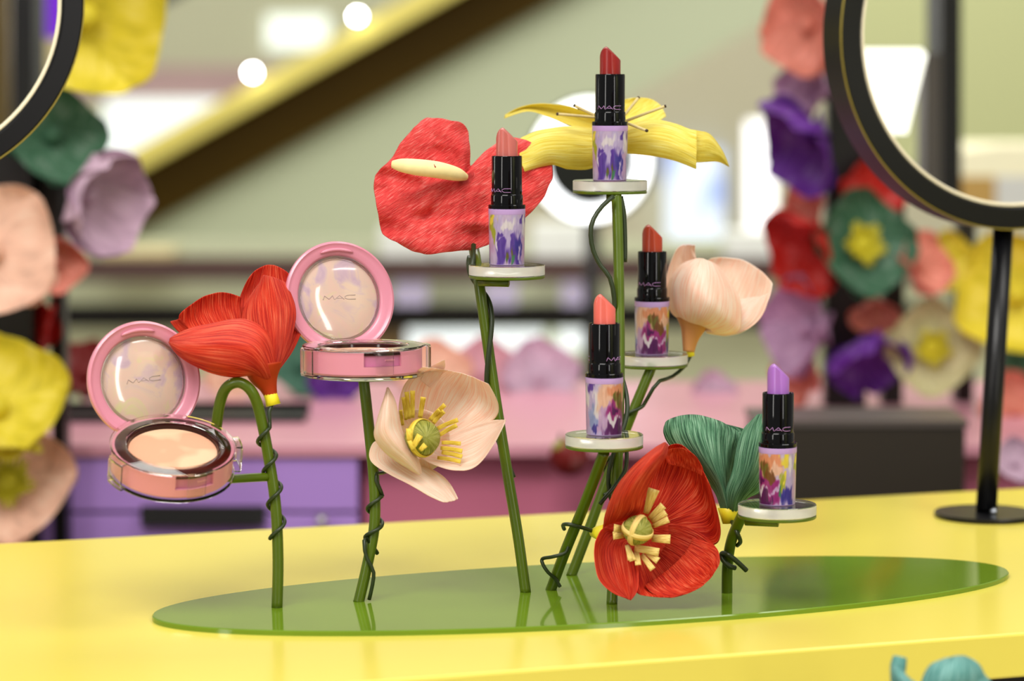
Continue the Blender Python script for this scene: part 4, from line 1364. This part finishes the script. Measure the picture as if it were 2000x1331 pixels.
dk = thing('dark_cabinet', 'charcoal cabinet in front of the right-hand flower tower', 'cabinet', Vector((U(1690, 900, 2.34).x, 2.4, 0)))
ZD = 2.44
zt = z_at(822, ZD)
xa, xb = U(1478, 900, ZD).x, U(1886, 900, ZD).x
yd = U(1000, 830, ZD).y
box('body', Vector(((xa + xb) / 2, yd + 0.05, (zt - 0.006) / 2)), xb - xa, 0.10, zt - 0.006, mat('charcoal_laminate', rgb(44, 37, 28), rough=.5), dk, bevel=0.002)
box('cabinet_top', Vector(((xa + xb) / 2, yd + 0.05, zt - 0.0029)), xb - xa + 0.004, 0.104, 0.0056, mat('grey_top', rgb(84, 76, 72), rough=.4), dk)

xc, yc = U(360, 812, 2.80).x, U(360, 812, 2.80).y
tray = thing('black_tray', 'flat black tray on the pink counter behind the red poppy', 'tray', Vector((xc, yc, PINK_Z)))
box('tray_board', Vector((xc, yc, PINK_Z + 0.004)), 0.25, 0.07, 0.006, M['black_satin'], tray, bevel=0.001)
box('tray_lip', Vector((xc, yc + 0.033, PINK_Z + 0.010)), 0.25, 0.004, 0.006, M['black_satin'], tray)

# ------------------------------------------------------------------ flower towers
m_post = mat('black_post', rgb(14, 12, 12), rough=0.35)


def tower(label, base, posts, z, zb, bars=()):
    t = thing('flower_tower', label, 'tower', base)
    top = z_at(-400, z)
    for (x0, x1, dz) in posts:
        a, b = U(x0, 400, z + dz), U(x1, 400, z + dz)
        box('post', Vector(((a.x + b.x) / 2, a.y, (zb + top) / 2)), b.x - a.x, 0.03, top - zb, m_post, t)
    for (x0, x1, yt, yb, dz) in bars:
        prism('cross_bar', rect(x0, yt, x1, yb), z + dz, 0.02, m_post, t)
    return t


tower('black post tower covered in paper flowers on the right of the pink counter', Vector((U(1700, 790, 2.9).x, 2.9, PINK_Z)),
      [(1612, 1692, 0), (1724, 1764, 0.02), (1868, 1902, 0.04)], 2.90, PINK_Z + 0.0002, [(1600, 1905, 250, 320, 0.05), (1600, 1905, 330, 352, 0.05)])
tower('black post tower covered in paper flowers at the left edge', Vector((U(20, 600, 2.52).x, 2.52, 0)), [(-30, 66, 0), (100, 126, 0.04)], 2.52, 0.0002,
      [(-60, 150, 300, 450, 0.02)])
LG, RG = 'flowers on the left tower', 'flowers on the right tower'
big_flower('large yellow paper flower behind the left-hand mirror', 170, 35, 2.46, 140, 'yellow', (0.45, -0.8, -0.25), n=4, cup=1.2, spin=0.6, group=LG)
big_flower('dark green paper flower under the big yellow one on the left tower', 105, 262, 2.50, 100, 'green', (0.5, -0.8, 0.4), n=4, cup=0.9, spin=.2, group=LG)
big_flower('pale lilac paper flower in front of the escalator\'s lower end', 180, 385, 2.42, 100, 'lilac', (0.8, -0.45, -0.25), n=6, cup=1.45, group=LG)
big_flower('big peach paper flower cut by the left edge of the picture', -20, 490, 2.38, 128, 'peach', (0.1, -1, 0.25), n=4, cup=0.7, spin=.9, group=LG)
big_flower('salmon paper flower tucked under the lilac one', 112, 515, 2.54, 52, 'salmon', (0.4, -0.8, -.3), n=4, cup=1.2, group=LG)
big_flower('deep red paper poppy with yellow fringe at the left edge', 25, 665, 2.54, 112, 'red', (-0.5, -0.8, 0.3), cup=1.1, centre=True, spin=.4, n=4, group=LG)
big_flower('yellow paper flower low on the left tower', -5, 790, 2.34, 124, 'yellow', (0.2, -0.7, 0.6), n=4, cup=1.2, spin=.3, group=LG)
big_flower('peach paper flower with yellow heart lowest on the left tower', 15, 945, 2.36, 120, 'peach', (0.05, -0.9, 0.45), n=4, cup=1.0, centre=True, spin=.1, group=LG)
big_flower('dark red paper flower lying by the black tray', 165, 730, 2.92, 66, 'darkred', (0.2, -0.6, 0.8), cup=1.1)
big_flower('teal paper flower on the pink counter behind the red poppy', 590, 712, 3.02, 70, 'teal', (0.2, -0.8, 0.5), n=4, cup=1.1)
big_flower('purple paper flower on the pink counter under the level compact', 655, 750, 2.98, 50, 'purple', (0.1, -0.9, 0.4), n=4, cup=1.2)
big_flower('peach paper flower on the pink counter by the left compact', 450, 742, 3.0, 46, 'peach', (0.1, -0.8, 0.5), n=4, cup=1.1)
big_flower('peach paper flower on the pink counter left of the tall stem', 850, 735, 3.04, 66, 'peach', (0, -0.8, 0.6), n=4, cup=1.1)
big_flower('lilac paper flower on the pink counter between the stems', 1055, 738, 3.06, 70, 'lilac', (0.1, -0.8, 0.6), n=4, cup=1.1)
big_flower('pink paper flower on the pink counter behind the tall stem', 945, 732, 3.08, 66, 'pink', (0, -0.8, 0.6), n=4, cup=1.1)
big_flower('lilac paper flower on the pink counter below the rust lipstick', 1395, 768, 3.04, 40, 'lilac', (0, -0.8, 0.6), n=4, cup=1.1)

# round bud hanging from the pink counter's front edge
bc = U(1112, 893, ZP - 0.035)
bd = thing('paper_bud', 'dark red paper bud with olive cap hanging before the mauve counter front', 'flower', bc)
v, f = sphere_geo(bc, 0.0185, sz=.95)
uvb = [(abs(2 * j / 24 - 1), i / 14) for i in range(15) for j in range(24)]
mesh_obj('bud', v, f, BGM['darkred'], bd, uvs=uvb)
v, f = sphere_geo(bc + Vector((-0.005, -0.002, 0.0075)), 0.0115, sz=.8)
mesh_obj('bud_cap', v, f, M['pod'], bd, uvs=uvb)
tube('stalk', [bc + Vector((-0.006, 0, 0.014)), bc + Vector((-0.008, 0.010, 0.020)), Vector((bc.x - 0.008, y0 - 0.002, PINK_Z - 0.003)), Vector((bc.x - 0.008, y0 + 0.02, PINK_Z + 0.0015))],
     0.0013, M['wire'], bd, n=8, samples=14)

SL = (-0.85, -0.55, 0.0)
big_flower('salmon paper flower at the top of the right tower', 1572, 50, 2.80, 88, 'salmon', (-0.75, -0.7, -0.2), n=4, cup=1.1, group=RG)
big_flower('mauve paper flower under the top salmon one on the right tower', 1578, 178, 2.84, 62, 'mauve', (-0.75, -0.6, 0.3), n=4, cup=1.2, group=RG)
big_flower('deep purple paper flower on the right tower', 1575, 275, 2.78, 92, 'purple', (-0.8, -0.45, -0.4), n=4, cup=1.35, spin=.3, group=RG)
big_flower('small salmon paper flower between the purple and red ones', 1580, 395, 2.84, 46, 'salmon', (-0.8, -0.6, -0.2), n=4, cup=1.1, group=RG)
big_flower('bright red paper flower on the right tower\'s left side', 1580, 485, 2.79, 86, 'red', (-0.8, -0.5, -0.35), n=4, cup=1.3, spin=.5, group=RG)
big_flower('mauve paper flower under the bright red one', 1572, 640, 2.82, 88, 'mauve', (-0.85, -0.5, 0.1), n=4, cup=1.3, group=RG)
big_flower('salmon paper flower lowest on the right tower\'s left side', 1562, 742, 2.84, 50, 'salmon', (-0.6, -0.7, 0.3), n=4, cup=1.2, group=RG)
big_flower('sea green paper poppy with lime fringe on the right tower', 1685, 478, 2.77, 98, 'green', (0.35, -0.9, 0.25), n=4, cup=0.95, centre=True, group=RG)
big_flower('dark red paper flower behind the right mirror\'s hoop', 1705, 372, 2.86, 64, 'red', (0.3, -1, 0.0), n=4, cup=1.0, group=RG)
big_flower('salmon paper flower right of the sea green poppy', 1798, 520, 2.80, 62, 'salmon', (0.6, -0.7, 0.4), n=4, cup=1.2, group=RG)
big_flower('salmon paper flower below the sea green poppy', 1705, 612, 2.82, 44, 'salmon', (0.1, -0.8, -0.6), n=4, cup=1.3, group=RG)
big_flower('purple paper flower low in the middle of the right tower', 1690, 690, 2.80, 72, 'purple', (0.2, -0.6, -0.7), n=4, cup=1.4, group=RG)
big_flower('golden yellow paper flower next to the mirror pole', 1848, 510, 2.86, 54, 'yellow', (0.4, -0.9, 0.0), n=4, cup=1.1, group=RG)
big_flower('cream paper poppy with lime fringe left of the mirror pole', 1820, 680, 2.80, 86, 'cream', (0.1, -1, 0.1), n=4, cup=0.9, centre=True, group=RG)
big_flower('large yellow paper flower behind the mirror pole', 1985, 575, 2.78, 112, 'yellow', (-0.2, -0.9, 0.1), n=4, cup=1.15, spin=.5, group=RG)
big_flower('dark green paper flower at the right edge below the yellow one', 1995, 700, 2.86, 46, 'green', (0, -1, 0), n=4, cup=1.0, group=RG)
big_flower('salmon paper flower at the right edge low down', 1985, 800, 2.82, 66, 'salmon', (0, -0.8, 0.5), n=4, cup=1.2, group=RG)
big_flower('lilac paper flower at the right edge above the counter', 1985, 905, 2.52, 44, 'lilac', (0, -0.8, 0.6), n=4, cup=1.2, group=RG)

# ------------------------------------------------------------------ ring light
ZR = 4.9
rc = U(1152, 313, ZR)
rl = thing('ring_light_mirror', 'glowing white ring light mirror on black pole behind the lily', 'mirror', Vector((rc.x, rc.y, 0)))
m_ring = mat('lit_ring', (1, 1, 1, 1), emit=3.0, ecol=(0.93, 0.97, 1, 1))
Rr = 120 * ZR / F_PX
axr = Vector((-0.25, -1, 0.05)).normalized()
lathe_axis('housing', rim_prof(Rr * .98, Rr * 1.03, -0.03, -0.002, 0.002), rc, axr, M['black_satin'], rl)
lathe_axis('lit_ring', rim_prof(Rr * 0.76, Rr * .98, -0.02, 0.0, 0.002), rc, axr, m_ring, rl)
lathe_axis('mirror_glass', disc_prof(Rr * .76, -0.02, -0.008, 0.001), rc, axr, mat('dark_mirror', rgb(70, 72, 66), rough=.02, metal=1.0), rl, closed=True)
tube('pole', [rc - axr * .02 - Vector((0, 0, Rr)), Vector((rc.x, rc.y, 0.02))], 0.014, M['black_satin'], rl, n=14)
lathe_axis('foot', disc_prof(0.14, 0.0, 0.012, 0.002), Vector((rc.x, rc.y, 0.0)), Vector((0, 0, 1)), M['black_satin'], rl, 40, closed=True)

# ------------------------------------------------------------------ shelving
ZS = 6.0
sh = thing('wall_shelving', 'long dark wood shelving unit with lit boards far behind the pink counter', 'shelving', Vector((U(840, 900, ZS).x, ZS, 0)))
m_brown = mat('brown_wood', rgb(76, 48, 42), rough=.5, mottled=.1)
m_dark = mat('dark_wood', rgb(14, 10, 6), rough=.6, spec=.2)
prism('shelf_board', rect(-300, 506, 2300, 549), ZS, 0.10, m_brown, sh)
prism('shelf_board', rect(-300, 600, 2300, 641), ZS, 0.10, m_dark, sh)
prism('back_panel', rect(-300, 470, 2300, 1300), ZS + 0.22, 0.03, mat('celadon_panel', rgb(216, 222, 186), rough=.7), sh)
for x in (700,):
    prism('upright', rect(x, 638, x + 90, 1300), ZS + 0.02, 0.19, mat('umber_wood', rgb(104, 80, 34), rough=.5), sh)
m_lit = mat('lit_strip', (1, 1, 1, 1), emit=1.0, ecol=(0.86, 0.97, 0.98, 1))
prism('shelf_lamp', rect(795, 645, 1062, 684), ZS + 0.18, 0.02, m_lit, sh)
prism('shelf_lamp', rect(1090, 645, 1150, 684), ZS + 0.18, 0.02, m_lit, sh)
m_lb = mat('lilac_white_box', rgb(226, 214, 244), rough=.5, emit=.25)  # slight emission makes the boxes look lit
m_wb = mat('white_carton', rgb(236, 240, 232), rough=.5, emit=.15)  # bright look of the cartons comes partly from added emission
for x0, x1, nm in ((770, 832, 'left of the tall stem'), (945, 1010, 'right of the tall stem'), (1098, 1165, 'by the ring light pole')):
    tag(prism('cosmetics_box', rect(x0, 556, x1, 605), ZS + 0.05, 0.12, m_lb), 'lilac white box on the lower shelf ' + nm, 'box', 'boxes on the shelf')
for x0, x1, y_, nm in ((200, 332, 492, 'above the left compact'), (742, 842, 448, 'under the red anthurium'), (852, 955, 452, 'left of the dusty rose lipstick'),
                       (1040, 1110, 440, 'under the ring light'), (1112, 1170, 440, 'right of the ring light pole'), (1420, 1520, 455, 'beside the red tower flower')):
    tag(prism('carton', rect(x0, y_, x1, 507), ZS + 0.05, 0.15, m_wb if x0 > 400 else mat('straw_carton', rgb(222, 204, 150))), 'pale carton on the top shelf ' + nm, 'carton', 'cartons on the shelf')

# ------------------------------------------------------------------ escalator
ZE = 7.6
es = thing('escalator', 'brass clad escalator rising to the right across the back', 'escalator', Vector((U(300, 480, ZE).x, ZE, 0)))
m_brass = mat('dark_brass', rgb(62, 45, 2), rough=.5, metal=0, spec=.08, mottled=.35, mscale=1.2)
m_brass_l = mat('lit_brass', rgb(214, 200, 96), rough=.35, mottled=.05)  # lit look of the strip is put into its base colour
sl = -0.555


def band(name, x0, y0_, t0, t1, m, dz=0.0, dep=0.6, xa_=-400, xb_=1900):
    """Slanted band; t0..t1 are vertical pixel offsets from the line through (x0, y0_)."""
    ya, yb = y0_ + sl * (xa_ - x0), y0_ + sl * (xb_ - x0)
    return prism(name, [(xa_, ya + t0), (xb_, yb + t0), (xb_, yb + t1), (xa_, ya + t1)], ZE + dz, dep, m, es)


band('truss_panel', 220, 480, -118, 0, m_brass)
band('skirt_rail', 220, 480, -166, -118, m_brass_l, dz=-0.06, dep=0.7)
band('soffit_panel', 220, 480, 0, 270, mat('sage_cladding', rgb(178, 186, 156), rough=.7, mottled=.03, mscale=.7), dz=0.03, dep=0.5)
m_spot = mat('spot_lens', (1, 1, 1, 1), emit=60, ecol=(1, 1, 1, 1))
for x, y in ((493, 142), (698, 32)):
    pos = U(x, y, ZE - 0.09)
    v, f = sphere_geo(pos, 0.009, sy=.5, nu=16, nv=10)
    mesh_obj('spot_lamp', v, f, m_spot, es)
gl = mat('balustrade_glass', (0.9, 0.96, 0.92, 1), rough=0.02, trans=1.0, ior=1.02)
band('balustrade_glass', 220, 480, -420, -172, gl, dz=0.1, dep=0.012)
band('handrail', 220, 480, -446, -418, M['black_satin'], dz=0.08, dep=0.08)

# ------------------------------------------------------------------ far shop fronts
tag(prism('shop_window', rect(205, 195, 430, 330), 12.35, 0.1, mat('daylit_panel', (1, 1, 1, 1), emit=0.75, ecol=(0.93, 0.97, 1, 1))), 'bright white shop panel above the escalator foot', 'panel')
tag(prism('fascia_board', rect(60, 130, 640, 190), 12.4, 0.05, mat('dusty_pink_board', rgb(196, 160, 160))), 'dusty pink fascia above the white shop panel', 'board')
tag(prism('wall_lamp', rect(520, 30, 640, 96), 12.4, 0.1, mat('pale_panel', (1, 1, 1, 1), emit=.7, ecol=(0.95, 1, 0.9, 1))), 'pale lit wall lamp above the escalator rail', 'lamp')
scm = mat('blue_screen', (1, 1, 1, 1), rough=.3)
nt = scm.node_tree
tc = nt.nodes.new('ShaderNodeTexCoord')
nn = nt.nodes.new('ShaderNodeTexNoise')
nn.inputs['Scale'].default_value = 3.2
nn.inputs['Detail'].default_value = 1
rp = nt.nodes.new('ShaderNodeValToRGB')
rp.color_ramp.elements[0].position = .38
rp.color_ramp.elements[0].color = rgb(96, 140, 236)
rp.color_ramp.elements[1].position = .56
rp.color_ramp.elements[1].color = rgb(224, 236, 250)
nt.links.new(tc.outputs['Object'], nn.inputs['Vector'])
nt.links.new(nn.outputs['Fac'], rp.inputs[0])
nt.links.new(rp.outputs[0], nt.nodes['Principled BSDF'].inputs['Emission Color'])
nt.links.new(rp.outputs[0], nt.nodes['Principled BSDF'].inputs['Base Color'])
nt.nodes['Principled BSDF'].inputs['Emission Strength'].default_value = .7
tag(prism('poster_screen', rect(1302, 292, 1412, 480), 12.4, 0.06, scm), 'blue and white lit screen behind the yellow lily petals', 'screen')
tag(prism('light_column', rect(1462, 238, 1512, 470), 9.2, 0.08, mat('white_column', (1, 1, 1, 1), emit=1.6)), 'tall white light column left of the purple tower flower', 'light')
